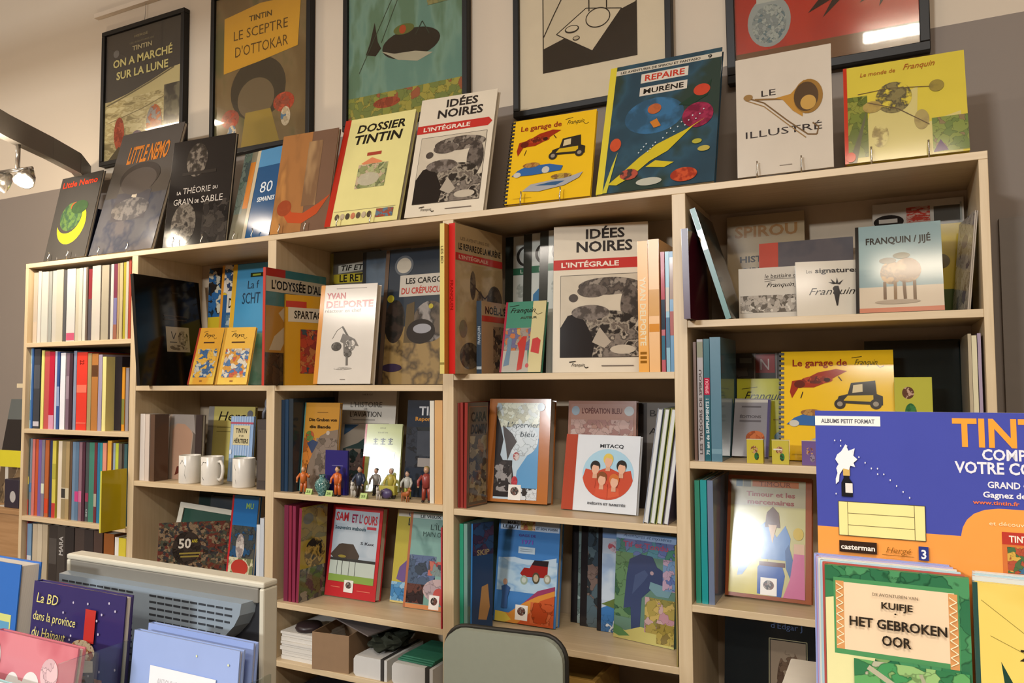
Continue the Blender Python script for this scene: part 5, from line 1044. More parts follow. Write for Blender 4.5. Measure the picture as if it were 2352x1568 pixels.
book('yg', 'album', 'lime yellow album with looping signature, fifth column second shelf', '#a8a42e', '#5a4a1c', SIG('Franquin', .08, .72, .11, .5) + [R(.45, .46, .75, .475, '#7a6a24'), NE(.6, .25, .14, .08, ['#5a7a8a', '#7a8f94'], 40, 153)])
book('greyc', 'album', 'small grey album with orange car-like blot, fifth column second shelf', '#7f7c80', '#3a2a24', [R(0, .93, 1, .98, '#b5b0a8'), R(.2, .84, .75, .87, '#5a565a'), T('ÉDITIONS', .16, .66, .045, .6, '#4a464a'), R(.16, .59, .76, .62, '#5a565a'), NE(.62, .32, .26, .12, ['#a8542c', '#b5643a', '#8f4424'], 40, 154), NE(.7, .16, .18, .08, ['#5a5654', '#8a8680'], 40, 155), R(.93, 0, 1, .98, '#4a4468')])
garage('garage_e', 'yellow spiral-bound album with drawn cars, fifth column second shelf')
book('blackg', 'album', 'plain black-green album at back of fifth column second shelf', '#141a18', '#0f1312', [])
book('ybox', 'card_box', 'yellow-green box with green and brown blot above the blue sign', '#a8a440', '#8a8a34', [NE(.36, .82, .16, .07, ['#5a3a2c', '#b0907a'], 60, 156), NE(.42, .58, .16, .12, ['#2f6038', '#3a6e40'], 60, 157), NE(.55, .36, .2, .06, ['#3a3a34', '#8a8a44'], 60, 158)], 'box')
spine_row('E2r', 'right end of second shelf, fifth column', 'spines at right of fifth column')
for x, c, c2, lb in ((-.325, '#b5a53a', '#2f6a3a', 'yellow card box with green blot, left of three small boxes'), (-.266, '#b5a844', '#2f7040', 'yellow card box with white strip, middle of three small boxes'), (-.198, '#6a5484', '#8a7a90', 'purple card box, right of three small boxes')):
    r = empty('card_box', (x, .015, 1.301)); tag(r, lb, 'box', 'small card boxes in the fifth column')
    mb = MB(); mb.box(0, 0, 0, .039, .02, .058, pr(c)); mb.build('box_body', r, bevel=.001)
    mb = MB(); mb.box(-.0003, -.0003, .0575, .0393, .0203, .0585, pr('#c9c2a8')); mb.build('lid_edge', r)
    decorate(r, .039, .058, [NE(.45, .58, .22, .16, ['#7a4a34', '#b58a6a', c], 160, x), NE(.6, .3, .14, .16, [c2, c2, '#3a3a30'], 160, x + 1)] + ([R(.1, .58, .6, .64, '#d0c8bc')] if x == -.266 else []))
spine_row('E3', 'third shelf, fifth column', 'teal spines in the fifth column')
book('timour', 'album', 'brown-bordered album with blue and pink figures in outline, fifth column', '#8a4a2a', '#6a1f1a', [
    R(.04, .03, .93, .97, '#b0aa7a'), R(.04, .75, .93, .97, '#a49c80'), R(.1, .905, .18, .965, '#5f7480'), R(.19, .905, .28, .965, '#7a7a70'), R(.3, .91, .85, .96, '#b0683a'), T('TIMOUR', .38, .915, .04, .38, '#6a3418', 0), T('Timour et les', .23, .83, .04, .58, '#8a3a34'), T('mercenaires', .24, .765, .04, .56, '#8a3a34'),
    R(.04, .03, .5, .45, '#bfb35e'), P([(.38, .04), (.38, .25), (.42, .29), (.66, .29), (.7, .2), (.66, .03)], '#33549a'), P([(.28, .4), (.34, .55), (.48, .63), (.6, .5), (.7, .6), (.76, .5), (.74, .32), (.42, .32), (.4, .42)], '#5f80b0'), P([(.28, .4), (.16, .28), (.14, .17), (.2, .18), (.3, .28), (.4, .4)], '#6f8cb8'), P([(.74, .45), (.8, .3), (.76, .18), (.71, .26), (.7, .4)], '#4a6490'), R(.4, .265, .7, .3, '#5a2f24'), E(.55, .66, .08, .07, '#a07a5c'), P([(.48, .7), (.55, .75), (.62, .7), (.64, .58), (.46, .58)], '#5a4034'), P([(.5, .6), (.55, .45), (.6, .6)], '#b5987c'),
    P([(.68, .03), (.76, .18), (.8, .38), (.92, .38), (.93, .03)], '#b5688a'), E(.85, .54, .06, .05, '#b8a04a'), P([(.8, .38), (.8, .46), (.92, .46), (.92, .38)], '#bfa088')] + LOGO(.42, .035, .19))
B4 = MB(); B4.box(0, 0, 0, .30, .03, .34, pr('#16191a'))
r = empty('art_book', (-.41, .10, .60), (math.radians(-8), 0, 0)); tag(r, 'large black book with gold-framed small picture, lower fifth column', 'book')
B4.build('cover', r, bevel=.001); mb = MB(); mb.box(.003, .004, .335, .297, .026, .342, pages()); mb.build('page_block', r)
decorate(r, .30, .34, [L([(.37, .1), (.37, .74), (.67, .74), (.67, .1), (.37, .1)], .006, '#8a8468'), R(.38, .11, .66, .73, '#7a6c5c'), NE(.53, .42, .1, .26, ['#4a3a30', '#5c4a3c', '#7a6c5c'], 30, 160), T("d'Edgar J", .38, .815, .04, .26, '#4a5a7a', 0)])
mb = MB(); mb.box(0, 0, 0, .06, .14, .26, pr('#5f646a')); o = mb.build('magazine_file', loc=(-.10, .04, .60)); tag(o, 'grey magazine file at right of the black book, lower fifth column', 'file')
mb = crumple((.06, .075, .062), mat('#b5a894', .6), 3, .16)
for i, v in enumerate(mb.v): mb.v[i] = (v[0], v[1], max(0, v[2] + .05))
o = mb.build('paper_bag', loc=(-.39, .045, .60)); tag(o, 'crumpled pale paper bag in the lower left of fifth column', 'bag')

# ------------------------------------------------------------------ figurines and price tags on the third column
def figurine(x, y, h, rz, coat, legs, skin, label, hat=None, arm_up=False):
    r = empty('figurine', (x, y, 1.1425), (0, 0, math.radians(rz))); tag(r, label, 'figurine', 'painted figurines on the third column shelf')
    k = h
    cm, lm, sm = mat(coat, .35), mat(legs, .35), mat(skin, .4)
    for s in (-1, 1):
        mb = MB(); mb.tube([(s * .09 * k, 0, .06 * k), (s * .08 * k, 0, .25 * k), (s * .06 * k, 0, .46 * k)], [.055 * k, .06 * k, .075 * k], lm, 8); mb.build('leg', r)
        mb = MB(); mb.ell((s * .095 * k, -.03 * k, .035 * k), (.05 * k, .085 * k, .035 * k), mat('#2a2420', .4), 8, 5); mb.build('shoe', r)
    mb = MB(); mb.tube([(0, 0, .40 * k), (0, 0, .55 * k), (0, -.01 * k, .70 * k), (0, 0, .79 * k)], [.12 * k, .125 * k, .14 * k, .07 * k], cm, 12); mb.build('torso', r)
    for s in (-1, 1):
        e = (s * .22 * k, -.07 * k, .58 * k) if not (arm_up and s == 1) else (s * .24 * k, -.03 * k, .62 * k)
        hnd = (s * .20 * k, -.13 * k, .44 * k) if not (arm_up and s == 1) else (s * .30 * k, -.1 * k, .70 * k)
        mb = MB(); mb.tube([(s * .12 * k, 0, .73 * k), e, hnd], [.05 * k, .045 * k, .035 * k], cm, 8); mb.ell(hnd, (.035 * k,) * 3, sm, 8, 5); mb.build('arm', r)
    mb = MB(); mb.ell((0, -.01 * k, .89 * k), (.078 * k, .085 * k, .1 * k), sm, 12, 8); mb.ell((0, -.095 * k, .88 * k), (.014 * k, .018 * k, .014 * k), sm, 6, 4); mb.build('head', r)
    if hat:
        mb = MB(); mb.ell((0, .015 * k, .935 * k), (.085 * k, .085 * k, .068 * k), mat(hat, .4), 12, 6); mb.build('hair', r)
figurine(-1.728, .018, .088, 10, '#c0662a', '#b85c24', '#c89a74', 'orange suited figurine with raised arm, far left', '#b06a2c', True)
figurine(-1.585, .014, .095, -8, '#c2602a', '#b8561f', '#c8a07c', 'orange suited figurine beside the green vase', '#3a2a20')
figurine(-1.503, .022, .098, 0, '#2c3448', '#33261f', '#b58a6c', 'dark blue suited figurine in the middle of the row', '#2a2420')
figurine(-1.480, .075, .088, 0, '#8a8680', '#2a2828', '#b08a74', 'grey figurine with dark legs, behind the dark blue one', '#3a3a3a')
figurine(-1.413, .062, .092, 0, '#a89a44', '#8a8034', '#b5917c', 'yellow figurine with white hair, behind the yellow crate', '#b9b4ac')
figurine(-1.352, .062, .086, 0, '#a9a9a2', '#8f8f34', '#b5917c', 'white shirted figurine near the pale green album', '#3a3a38')
figurine(-1.262, .03, .108, 15, '#8a3a34', '#8f3a2a', '#b08a6c', 'red and teal figurine with tall cap, rightmost of the row', '#8a7a4a', True)
mb = MB(); mb.lathe((0, 0, 0), [(0, 0), (.014, 0), (.012, .004), (.022, .02), (.025, .032), (.021, .045), (.010, .055), (.009, .062), (.013, .066), (.010, .066)], art(['#4a7a78', '#6a9490', '#3a625e', '#8aa8a0'], 120, 1), 18); o = mb.build('vase_figurine', loc=(-1.645, .012, 1.1425)); tag(o, 'small green patterned vase between the orange figurines', 'vase')
def animal(x, y, k, rz, c, label):
    r = empty('animal_figurine', (x, y, 1.1425), (0, 0, math.radians(rz))); tag(r, label, 'figurine', 'painted animal figurines on the third column shelf')
    mt = mat(c, .4)
    mb = MB(); mb.tube([(-.4 * k, 0, .5 * k), (-.1 * k, 0, .52 * k), (.25 * k, 0, .58 * k), (.4 * k, 0, .8 * k)], [.13 * k, .17 * k, .18 * k, .11 * k], mt, 10); mb.build('body', r)
    mb = MB(); mb.ell((.46 * k, 0, .88 * k), (.15 * k, .12 * k, .13 * k), mt, 10, 6); mb.ell((.6 * k, 0, .84 * k), (.1 * k, .06 * k, .06 * k), mt, 8, 5)
    for s in (-1, 1): mb.ell((.42 * k, s * .08 * k, 1.0 * k), (.03 * k, .03 * k, .08 * k), mt, 6, 4)
    mb.build('head', r)
    for a in (-.32, .25):
        for s in (-1, 1):
            mb = MB(); mb.tube([(a * k, s * .09 * k, .5 * k), (a * k, s * .09 * k, .02 * k)], [.06 * k, .045 * k], mt, 7); mb.build('leg', r)
    mb = MB(); mb.tube([(-.38 * k, 0, .55 * k), (-.52 * k, 0, .75 * k)], [.04 * k, .02 * k], mt, 6); mb.build('tail', r)
animal(-1.535, .03, .05, -60, '#c4beb4', 'white animal figurine left of the dark blue suited one')
animal(-1.424, .014, .04, -70, '#bfb8ae', 'small white animal figurine before the yellow crate')
animal(-1.325, .012, .042, -20, '#a0582c', 'orange brown animal figurine near the third price tag')
r = empty('toy_crate', (-1.412, .034, 1.1425)); tag(r, 'yellow and violet toy crate among the figurines', 'toy')
mb = MB(); mb.box(-.03, 0, .012, .03, .02, .04, mat('#a8a044', .4)); mb.build('crate_body', r, bevel=.002)
mb = MB(); mb.ell((.005, -.006, .018), (.022, .012, .016), mat('#4a3f64', .4), 10, 6); mb.build('wheel_arch', r)
for s in (-1, 1):
    mb = MB(); mb.ell((s * .02, .01, .009), (.009, .006, .009), mat('#2a2624', .4), 10, 6); mb.build('wheel', r)
def price_tag(x, y, label, s):
    r = empty('price_tag', (x, y, 1.1425)); tag(r, label, 'price tag', 'folded green price tags')
    mb = MB(); mb.raw([(-.013, 0, 0), (.013, 0, 0), (.013, .006, .018), (-.013, .006, .018)], [(0, 1, 2, 3)], mat('#a9bf72', .6)); mb.raw([(-.013, .012, 0), (.013, .012, 0), (.013, .006, .018), (-.013, .006, .018)], [(0, 1, 2, 3)], mat('#a9bf72', .6)); mb.build('folded_card', r)
    mb = MB(); text(mb, s, -.009, .005, .007, .017, ink('#4a5a30'), lambda a, b: (a, b / 3 - .0006, b)); mb.build('lettering', r)
price_tag(-1.700, .008, 'folded green price tag, leftmost of three', '55')
price_tag(-1.612, .002, 'folded green price tag, middle of three', '35')
price_tag(-1.477, .002, 'folded green price tag, rightmost of three', '25')

# ------------------------------------------------------------------ low shelf of the third column
r = empty('paper_stack', (-1.825, .02, .601)); tag(r, 'stack of white papers on the low third column shelf', 'paper')
random.seed(5); zz = 0
for i in range(9):
    hh = .008 + .004 * (i % 3 == 0); dx, dy = random.uniform(-.003, .003), random.uniform(-.003, .006)
    mb = MB(); mb.box(.004 + dx, dy + .004 * (i > 5), zz, .152 + dx, .2 + dy, zz + hh, pages('#d6d2ca', 'z')); mb.build('sheaf', r); zz += hh + .0006
mb = MB(); mb.lathe((0, 0, 0), [(0, 0), (.04, 0), (.045, .01), (.04, .02), (0, .022)], mat('#2a1f22', .4), 16); o = mb.build('tape_roll', loc=(-1.745, .07, .601 + zz)); tag(o, 'dark round tape roll on top of the white papers', 'tape')
r = empty('cardboard_box', (-1.668, -.004, .601), (0, 0, math.radians(6))); tag(r, 'small brown cardboard box with open flap on the low shelf', 'box')
kb = mat('#8a6f54', .75, .3, 0, .08, 40)
for nm, a in (('box_wall', (0, 0, 0, .135, .003, .115)), ('box_wall', (0, .17, 0, .135, .173, .115)), ('box_wall', (0, .003, 0, .003, .17, .115)), ('box_wall', (.132, .003, 0, .135, .17, .115)), ('box_bottom', (.003, .003, 0, .132, .17, .003))):
    mb = MB(); mb.box(*a, kb); mb.build(nm, r, bevel=.0008)
mb = MB(); mb.box(0, 0, 0, .135, .08, .003, kb); mb.build('box_flap', r, loc=(0, .173, .115), rot=(math.radians(160), 0, 0))
mb = MB(); mb.box(0, 0, 0, .2, .11, .004, mat('#6a6260', .5)); o = mb.build('card_sheet', loc=(-1.66, .06, .752), rot=(0, math.radians(9), math.radians(-12))); tag(o, 'grey card sheet lying over the cardboard box', 'card')
def roll(x, w_, label, c='#c4c2be'):
    r = empty('folded_bag_stack', (x, .01, .601)); tag(r, label, 'paper bags', 'folded paper bag bundles')
    mb = MB(); pts = [(0, .008), (0, .05), (.008, .062), (w_, .062), (w_, .0), (.008, 0)]
    mb.prism(pts, 0, .2, mat(c, .6)); mb.build('bundle', r, bevel=.004)
    mb = MB(); mb.box(w_ * .82, -.0015, -.0, w_ * .92, .2015, .0635, mat('#33302e', .5)); mb.build('strap', r)
roll(-1.515, .125, 'bundle of folded white paper bags, left one on low shelf')
roll(-1.372, .145, 'bundle of folded white paper bags, right one on low shelf')
r = empty('green_bag_stack', (-1.365, .03, .601 + .063), (0, 0, math.radians(-3))); tag(r, 'thin stack of green paper bags on the right white bundle', 'paper bags')
for i in range(3):
    mb = MB(); mb.box(.006 * i, .004 * i, .0052 * i, .125 + .003 * i, .16, .005 + .0052 * i, mat('#2f6f58', .55, .4, 0, .25, 70)); mb.build('bag', r, bevel=.0015)
mb = crumple((.055, .08, .026), mat('#2c3026', .8, .3, 0, .4, 60), 7, .5); o = mb.build('dark_cloth', loc=(-1.455, .12, .601 + .0635 + .022)); tag(o, 'dark crumpled cloth lying on the left white bundle', 'cloth')
r = empty('wooden_crate', (-.985, .04, .40)); tag(r, 'ochre wooden crate low in the fourth column beside the chair', 'crate')
for a in ((0, 0, 0, .25, .012, .30), (0, .19, 0, .25, .202, .30), (0, .012, 0, .012, .19, .30), (.238, .012, 0, .25, .19, .30), (.012, .012, 0, .238, .19, .012)):
    mb = MB(); mb.box(*a, wood('#b8924a', '#a07c3c', .5)); mb.build('crate_board', r, bevel=.001)
mb = crumple((.09, .09, .12), mat('#4a4238', .8, .3, 0, .3, 40), 9, .3)
for i, v in enumerate(mb.v): mb.v[i] = (v[0], v[1], max(0, v[2] + .1))
o = mb.build('cloth_bag', loc=(-.62, .14, .40)); tag(o, 'brown cloth bag low in the fourth column, right of the crate', 'bag')
mb = MB(); mb.box(0, 0, 0, .16, .2, .235, pr('#26262c')); o = mb.build('file_box', loc=(-1.82, .04, .27), bevel=.002); o.location.z = .25; tag(o, 'dark file box with red label on the bottom shelf, third column', 'box')
decorate(o, .16, .235, [R(.1, .8, .6, .95, '#b03a24')])

# ------------------------------------------------------------------ left of the bookcase: a low side unit with a few items
r = empty('side_unit', (-3.62, .02, 0)); tag(r, 'low wooden display unit left of the bookcase', 'display unit')
for nm, a in (('top', (0, 0, .962, .395, .27, .98)), ('side_panel', (0, 0, 0, .018, .27, .962)), ('side_panel', (.377, 0, 0, .395, .27, .962)), ('front_panel', (.018, .01, 0, .377, .028, .962))):
    mb = MB(); mb.box(*a, wood('#a8825a', '#96714a', .5)); mb.build(nm, r, bevel=.001)
r = empty('comic_magazine', (-3.61, .12, .98), (math.radians(-9), 0, 0)); tag(r, 'dark magazine with white lettering on the low side unit', 'magazine')
mb = MB(); mb.box(0, 0, 0, .33, .006, .46, pr('#2a2624')); mb.build('cover', r)
decorate(r, .33, .46, [N(0, 0, 1, .5, ['#8a7458', '#7a6448', '#5a4a38', '#9c866a'], 12, 170, (1, 1, .4)), R(0, .8, 1, 1, '#5a5e5c'), T('KI', .68, .84, .1, .2, '#a8aeb0'), T('AL', .66, .66, .11, .3, '#d4d0ca'), T('ALBUM', .62, .56, .045, .3, '#c8c4bc')])
r = empty('shelf_label', (-3.50, .06, .98)); tag(r, 'yellow label card on the low side unit', 'label')
mb = MB(); mb.box(0, 0, .17, .2, .003, .24, mat('#c8bc2a', .4)); mb.box(.08, .003, 0, .1, .006, .2, mat('#b9b4aa', .4)); mb.box(.05, 0, 0, .13, .03, .004, mat('#b9b4aa', .4)); mb.build('card', r)
r = empty('display_block', (-3.40, .05, .98)); tag(r, 'small dark block with a white dot on the low side unit', 'box')
mb = MB(); mb.box(0, 0, 0, .1, .1, .12, mat('#2a2430', .4)); mb.build('block', r, bevel=.003); decorate(r, .1, .12, [E(.6, .4, .2, .2, '#a8a4a0')])
for i, (c, nm) in enumerate((('#b98a72', 'salmon'), ('#8a7a8a', 'mauve'))):
    rr = empty('album', (-3.225 + i * .0125, .05, 1.505), (0, 0, math.radians(90))); 
    tag(rr, f'{nm} album spine just left of the bookcase side', 'book'); cover_mesh(.2, .215, .012, c, c).build('cover', rr); page_mesh(.2, .215, .012).build('page_block', rr)
r = empty('wall_shelf', (-3.30, .03, 1.487)); tag(r, 'narrow cream shelf bracket beside the bookcase', 'shelf')
mb = MB(); mb.box(0, 0, 0, .088, .28, .018, mat('#c4b596', .5)); mb.build('board', r)
mb = MB(); mb.box(.055, .0, -.5, .085, .28, 0, mat('#c9bc9e', .5)); mb.build('bracket_panel', r)

# ------------------------------------------------------------------ curved lighting track with a twin spot, upper left
r = empty('lighting_track', (-2.9, -.1, 2.42)); tag(r, 'curved grey lighting track high on the left', 'lighting track')
pts = [(-2.50, -.80), (-2.68, -.55), (-2.81, -.33), (-2.92, -.10), (-3.02, .08), (-3.16, .22), (-3.30, .295)]
mb = MB(); gm = mat('#6f6962', .45)
for (a, b), (c, d2) in zip(pts, pts[1:]):
    dx, dy = c - a, d2 - b; q = math.hypot(dx, dy); nx, ny = -dy / q * .018, dx / q * .018
    vs = [(a + nx, b + ny, -.042), (a - nx, b - ny, -.042), (c - nx, d2 - ny, -.042), (c + nx, d2 + ny, -.042)]
    vs = [(x + 2.9, y + .1, z) for x, y, z in vs]; vs2 = [(x, y, .042) for x, y, z in vs]
    mb.raw(vs + vs2, [(0, 1, 2, 3), (7, 6, 5, 4), (0, 4, 5, 1), (1, 5, 6, 2), (2, 6, 7, 3), (3, 7, 4, 0)], gm)
mb.build('rail', r)
r = empty('spot_lamp', (-2.845, -.26, 2.39)); tag(r, 'twin chrome spot lamp hanging from the lighting track', 'spot lamp')
ch = mat('#b5b0a8', .25, .5, .9)
mb = MB(); mb.tube([(0, 0, 0), (0, 0, -.1)], .008, ch, 8); mb.build('stem', r)
mb = MB(); mb.tube([(-.09, -.01, -.105), (.07, .01, -.105)], .007, ch, 8); mb.build('cross_bar', r)
for s, en in ((-1, 14), (1, 5)):
    c = Vector((s * .07 - .015, 0, -.135)); dirv = Vector((.35 * s, -.5, -.75)).normalized()
    mb = MB(); mb.tube([c - dirv * .035, c, c + dirv * .03], [.016, .03, .036], ch, 12); mb.build('lamp_head', r)
    mb = MB(); mb.tube([c + dirv * .0295, c + dirv * .0315], [.031, .031], emit('#fff2dc', 25), 12); mb.build('bulb', r)
    ld = bpy.data.lights.new('spot', 'POINT'); ld.energy = en; ld.color = (1, .85, .65); ld.shadow_soft_size = .03
    lo = bpy.data.objects.new('lamp_light', ld); COL.objects.link(lo); lo.parent = r; lo.location = c + dirv * .08

# ------------------------------------------------------------------ counter, monitor and chair
r = empty('shop_counter', (-1.2, -1.25, 0)); tag(r, 'shop counter carrying the foreground album racks', 'counter')
for nm, a in (('worktop', (-1.0, -.2, .87, .75, .17, .90)), ('front_panel', (-1.0, -.18, 0, .75, -.16, .87)), ('side_panel', (-1.0, -.16, 0, -.98, .16, .87)), ('side_panel', (.73, -.16, 0, .75, .16, .87))):
    mb = MB(); mb.box(*a, wood('#c8b08a', '#b89e76', .4)); mb.build(nm, r, bevel=.001)
r = empty('desk', (-1.15, -.86, 0)); tag(r, 'low desk behind the counter under the monitor', 'desk')
mb = MB(); mb.box(-.6, -.21, .71, .45, .24, .74, wood('#a8906a', '#96805c', .4)); mb.build('desktop', r, bevel=.001)
for sx in (-.56, .41):
    for sy in (-.17, .20):
        mb = MB(); mb.box(sx - .02, sy - .02, 0, sx + .02, sy + .02, .71, mat('#5a544c', .5)); mb.build('leg', r)
r = empty('computer_monitor', (-1.398, -1.0, .775)); tag(r, 'computer monitor seen from behind with vented grey-blue back', 'monitor')
W_, H_ = .493, .41
cr = mat('#c4bfae', .45)
for a in ((0, .0, H_ - .010, W_, .032, H_), (0, 0, 0, W_, .032, .01), (0, 0, .01, .010, .032, H_ - .010), (W_ - .010, 0, .01, W_, .032, H_ - .010)):
    mb = MB(); mb.box(*a, cr); mb.build('bezel_bar', r, bevel=.003)
mb = MB(); mb.box(.009, .006, .009, W_ - .009, .03, H_ - .009, mat('#25262a', .45)); mb.build('rear_panel', r)
mb = MB(); mb.box(.012, .0, H_ - .034, W_ - .012, .01, H_ - .010, mat('#77746c', .5)); mb.build('upper_rim', r, bevel=.002)
# vented bulge: flat top edge under the rim, swept curve below
out = [(.006, H_ - .030), (W_ - .020, H_ - .030)] + [(.006 + (W_ - .026) * math.cos(t * math.pi / 24), H_ - .030 - .150 * math.sin(t * math.pi / 24)) for t in range(1, 13)]
mb = MB(); n = len(out); cx_, cz_ = .2, H_ - .05
inner = [((x - cx_) * .975 + cx_, (z - cz_) * .95 + cz_) for x, z in out]
bm = mat('#8794a0', .42)
mb.face([(x, -.020, z) for x, z in inner], bm)
for i in range(n):
    j = (i + 1) % n
    mb.face([(out[i][0], .006, out[i][1]), (out[j][0], .006, out[j][1]), (inner[j][0], -.020, inner[j][1]), (inner[i][0], -.020, inner[i][1])], bm)
mb.build('rear_shell', r)
def bounds(z):
    xs = []
    for (x0_, z0_), (x1_, z1_) in zip(inner, inner[1:] + inner[:1]):
        if (z0_ - z) * (z1_ - z) < 0: xs.append(x0_ + (x1_ - x0_) * (z - z0_) / (z1_ - z0_))
    return min(xs), max(xs)
for i in range(13):
    z = H_ - .042 - i * .0105
    a, b = bounds(z)
    a += .010; b -= .012
    for p, q in ((a, min(.215, b)), (.255, b)):
        if q - p < .02: continue
        mb = MB(); k = p
        while k < q - .006:
            mb.box(k, -.0208, z - .0015, min(k + .016, q), -.0195, z + .0015, mat('#2a2f36', .6)); k += .0195
        mb.build('vent_slot_row', r)
mb = MB(); mb.box(W_ / 2 - .05, .005, -.03, W_ / 2 + .05, .04, .03, mat('#3a3a3c', .5)); mb.box(W_ / 2 - .12, -.04, -.035, W_ / 2 + .12, .14, -.025, mat('#3a3a3c', .5)); mb.build('stand', r, bevel=.002)

r = empty('office_chair', (-.885, -.20, 0), (0, 0, math.radians(6))); tag(r, 'grey-green office chair before the fourth column', 'chair')
cg = mat('#a9b2a6', .45, .5, 0, .04, 60, .05)
def rrect(w_, h_, rad, z0, k=6):
    p = []
    for cx, cz, a0 in ((w_ / 2 - rad, z0 + rad, -90), (w_ / 2 - rad, z0 + h_ - rad, 0), (-w_ / 2 + rad, z0 + h_ - rad, 90), (-w_ / 2 + rad, z0 + rad, 180)):
        for i in range(k + 1):
            a = math.radians(a0 + 90 * i / k); p.append((cx + rad * math.cos(a), cz + rad * math.sin(a)))
    return p
mb = MB(); mb.prism(rrect(.315, .36, .055, .52), -.02, .012, cg); mb.build('backrest', r, bevel=.008)
mb = MB(); pp = rrect(.321, .366, .058, .517); mb.tube([(x, .004, z) for x, z in pp] + [(pp[0][0], .004, pp[0][1])], .006, mat('#2c2a26', .5), 6); mb.build('edge_trim', r)
mb = MB(); mb.box(-.17, -.34, .43, .17, .03, .47, cg); mb.build('seat', r, bevel=.012)
mb = MB(); mb.box(-.03, .012, .44, .03, .03, .60, mat('#3a3834', .5)); mb.build('back_bracket', r)
mb = MB(); mb.tube([(0, -.16, .05), (0, -.16, .43)], .022, mat('#6a6862', .3, .5, .8), 12); mb.build('column', r)
for i in range(5):
    a = math.radians(72 * i + 15); mb = MB(); mb.tube([(0, -.16, .07), (.22 * math.cos(a), -.16 + .15 * math.sin(a), .05), (.22 * math.cos(a), -.16 + .15 * math.sin(a), .0)], [.02, .015, .015], mat('#33312e', .5), 8); mb.build('leg', r)

# ------------------------------------------------------------------ foreground racks on the left of the counter
FG = {}
def fgbook(name, label, x, y, z, w_, h_, t, yaw, lean, front, spine, deco, cat='book', pg='#dcd6cc'):
    GEO['_'] = (x, y, z, w_, h_, t, yaw, lean)
    return book('_', name, label, front, spine, deco, cat, pg)
stars = lambda n, s, c='#b9b4c8': [E(random.Random(s + i).uniform(.3, .98), random.Random(s + 50 + i).uniform(.35, .97), .008, .007, c) for i in range(n)]
fgbook('album', 'deep violet album with yellow handwritten title in the counter rack', -1.285, -1.148, .90, .226, .277, .014, 0, 4, '#332c5e', '#2a2450', stars(26, 3) + [
    T('La BD', .06, .885, .055, .25, '#d6ce7c', 0, .15), T('dans la province', .04, .785, .05, .48, '#d6ce7c', 0, .15), T('du Hainaut', .04, .69, .055, .38, '#d6ce7c', 0, .15),
    R(.62, .72, .73, .90, '#b0322c'), NE(.62, .67, .13, .06, ['#b0784c', '#c8b89c', '#8a4a34'], 60, 180), P([(.6, .55), (.75, .57), (.74, .63), (.6, .62)], '#c4beb4'), N(.35, .2, .85, .54, ['#332c5e', '#332c5e', '#a82c28', '#a87850', '#8a5a3c'], 30, 181), P([(.3, 0), (.45, .4), (.75, .42), (.95, 0)], '#a8352a')])
fgbook('album', 'pale blue starry album with white panel, front one in the rack', -1.018, -1.165, .90, .212, .238, .010, 0, 5, '#8fa4d4', '#7c92c4', stars(14, 9, '#c8d0b0') + [R(.2, 0, .82, .82, '#dcdde4'), T('ANTIQUE LE CONTEUR EXPRESS', .28, .72, .035, .5, '#a9acb4', 0), T('S', .3, .52, .12, .06, '#4a4a50', 0), T('a', .62, .52, .08, .06, '#4a4a50', 0)], pg='#e4e2e0')
fgbook('album', 'pale blue album behind the starry one in the rack', -1.022, -1.138, .90, .214, .240, .010, 0, 5, '#8a9ed0', '#7c92c4', [], pg='#e4e2e0')
fgbook('album', 'pink album with a white fluffy shape in the counter rack', -1.262, -1.232, .90, .20, .222, .012, 0, 8, '#c4707c', '#b0606c', [N(0, 0, 1, 1, ['#c4707c', '#bf6874', '#cf808a'], 8, 182, (1, 1, 1), False), E(.38, .48, .24, .24, '#dcd8d6'), E(.3, .66, .09, .1, '#dcd8d6'), E(.52, .7, .1, .09, '#dcd8d6'), E(.58, .4, .13, .15, '#d6d2d0'), NE(.72, .8, .1, .1, ['#d8b8bc', '#ccaab0'], 30, 183), E(.0, .8, .12, .16, '#dcd2d2')], pg='#dcd6cc')
fgbook('album', 'bright blue album with yellow corner picture at far left', -1.49, -1.150, .90, .168, .297, .036, 0, 4, '#2f66b4', '#28589c', [R(.42, .12, .92, .72, '#c4c87a'), R(.46, .16, .9, .68, '#5a94b8'), NE(.7, .25, .14, .08, ['#a8b090', '#6a8a8a'], 40, 184), T('n', .8, .45, .1, .08, '#2a3a5a', 0)])
fgbook('booklet', 'white and aqua booklet lying against the rack, lower left', -1.29, -1.285, .90, .16, .178, .01, 0, 10, '#a8d0d4', '#c8d8d8', [R(0, .93, 1, 1, '#e0e4e4')], 'booklet')
r = empty('acrylic_rack', (-1.45, -1.30, .90)); tag(r, 'clear acrylic rack holding the foreground albums on the counter', 'rack')
ac = glass('#eef2f0', .10, .05)
for (xa, xb, ya, hh) in ((.16, .40, .045, .15), (.40, .66, .10, .115), (.0, .20, .11, .17)):
    mb = MB(); mb.box(xa, ya, 0, xb, ya + .003, hh, ac); mb.build('front_pane', r)
for xa, hh in ((.0, .18), (.415, .22), (.665, .2)):
    mb = MB(); mb.box(xa, .05, 0, xa + .003, .19, hh, ac); mb.build('divider', r)

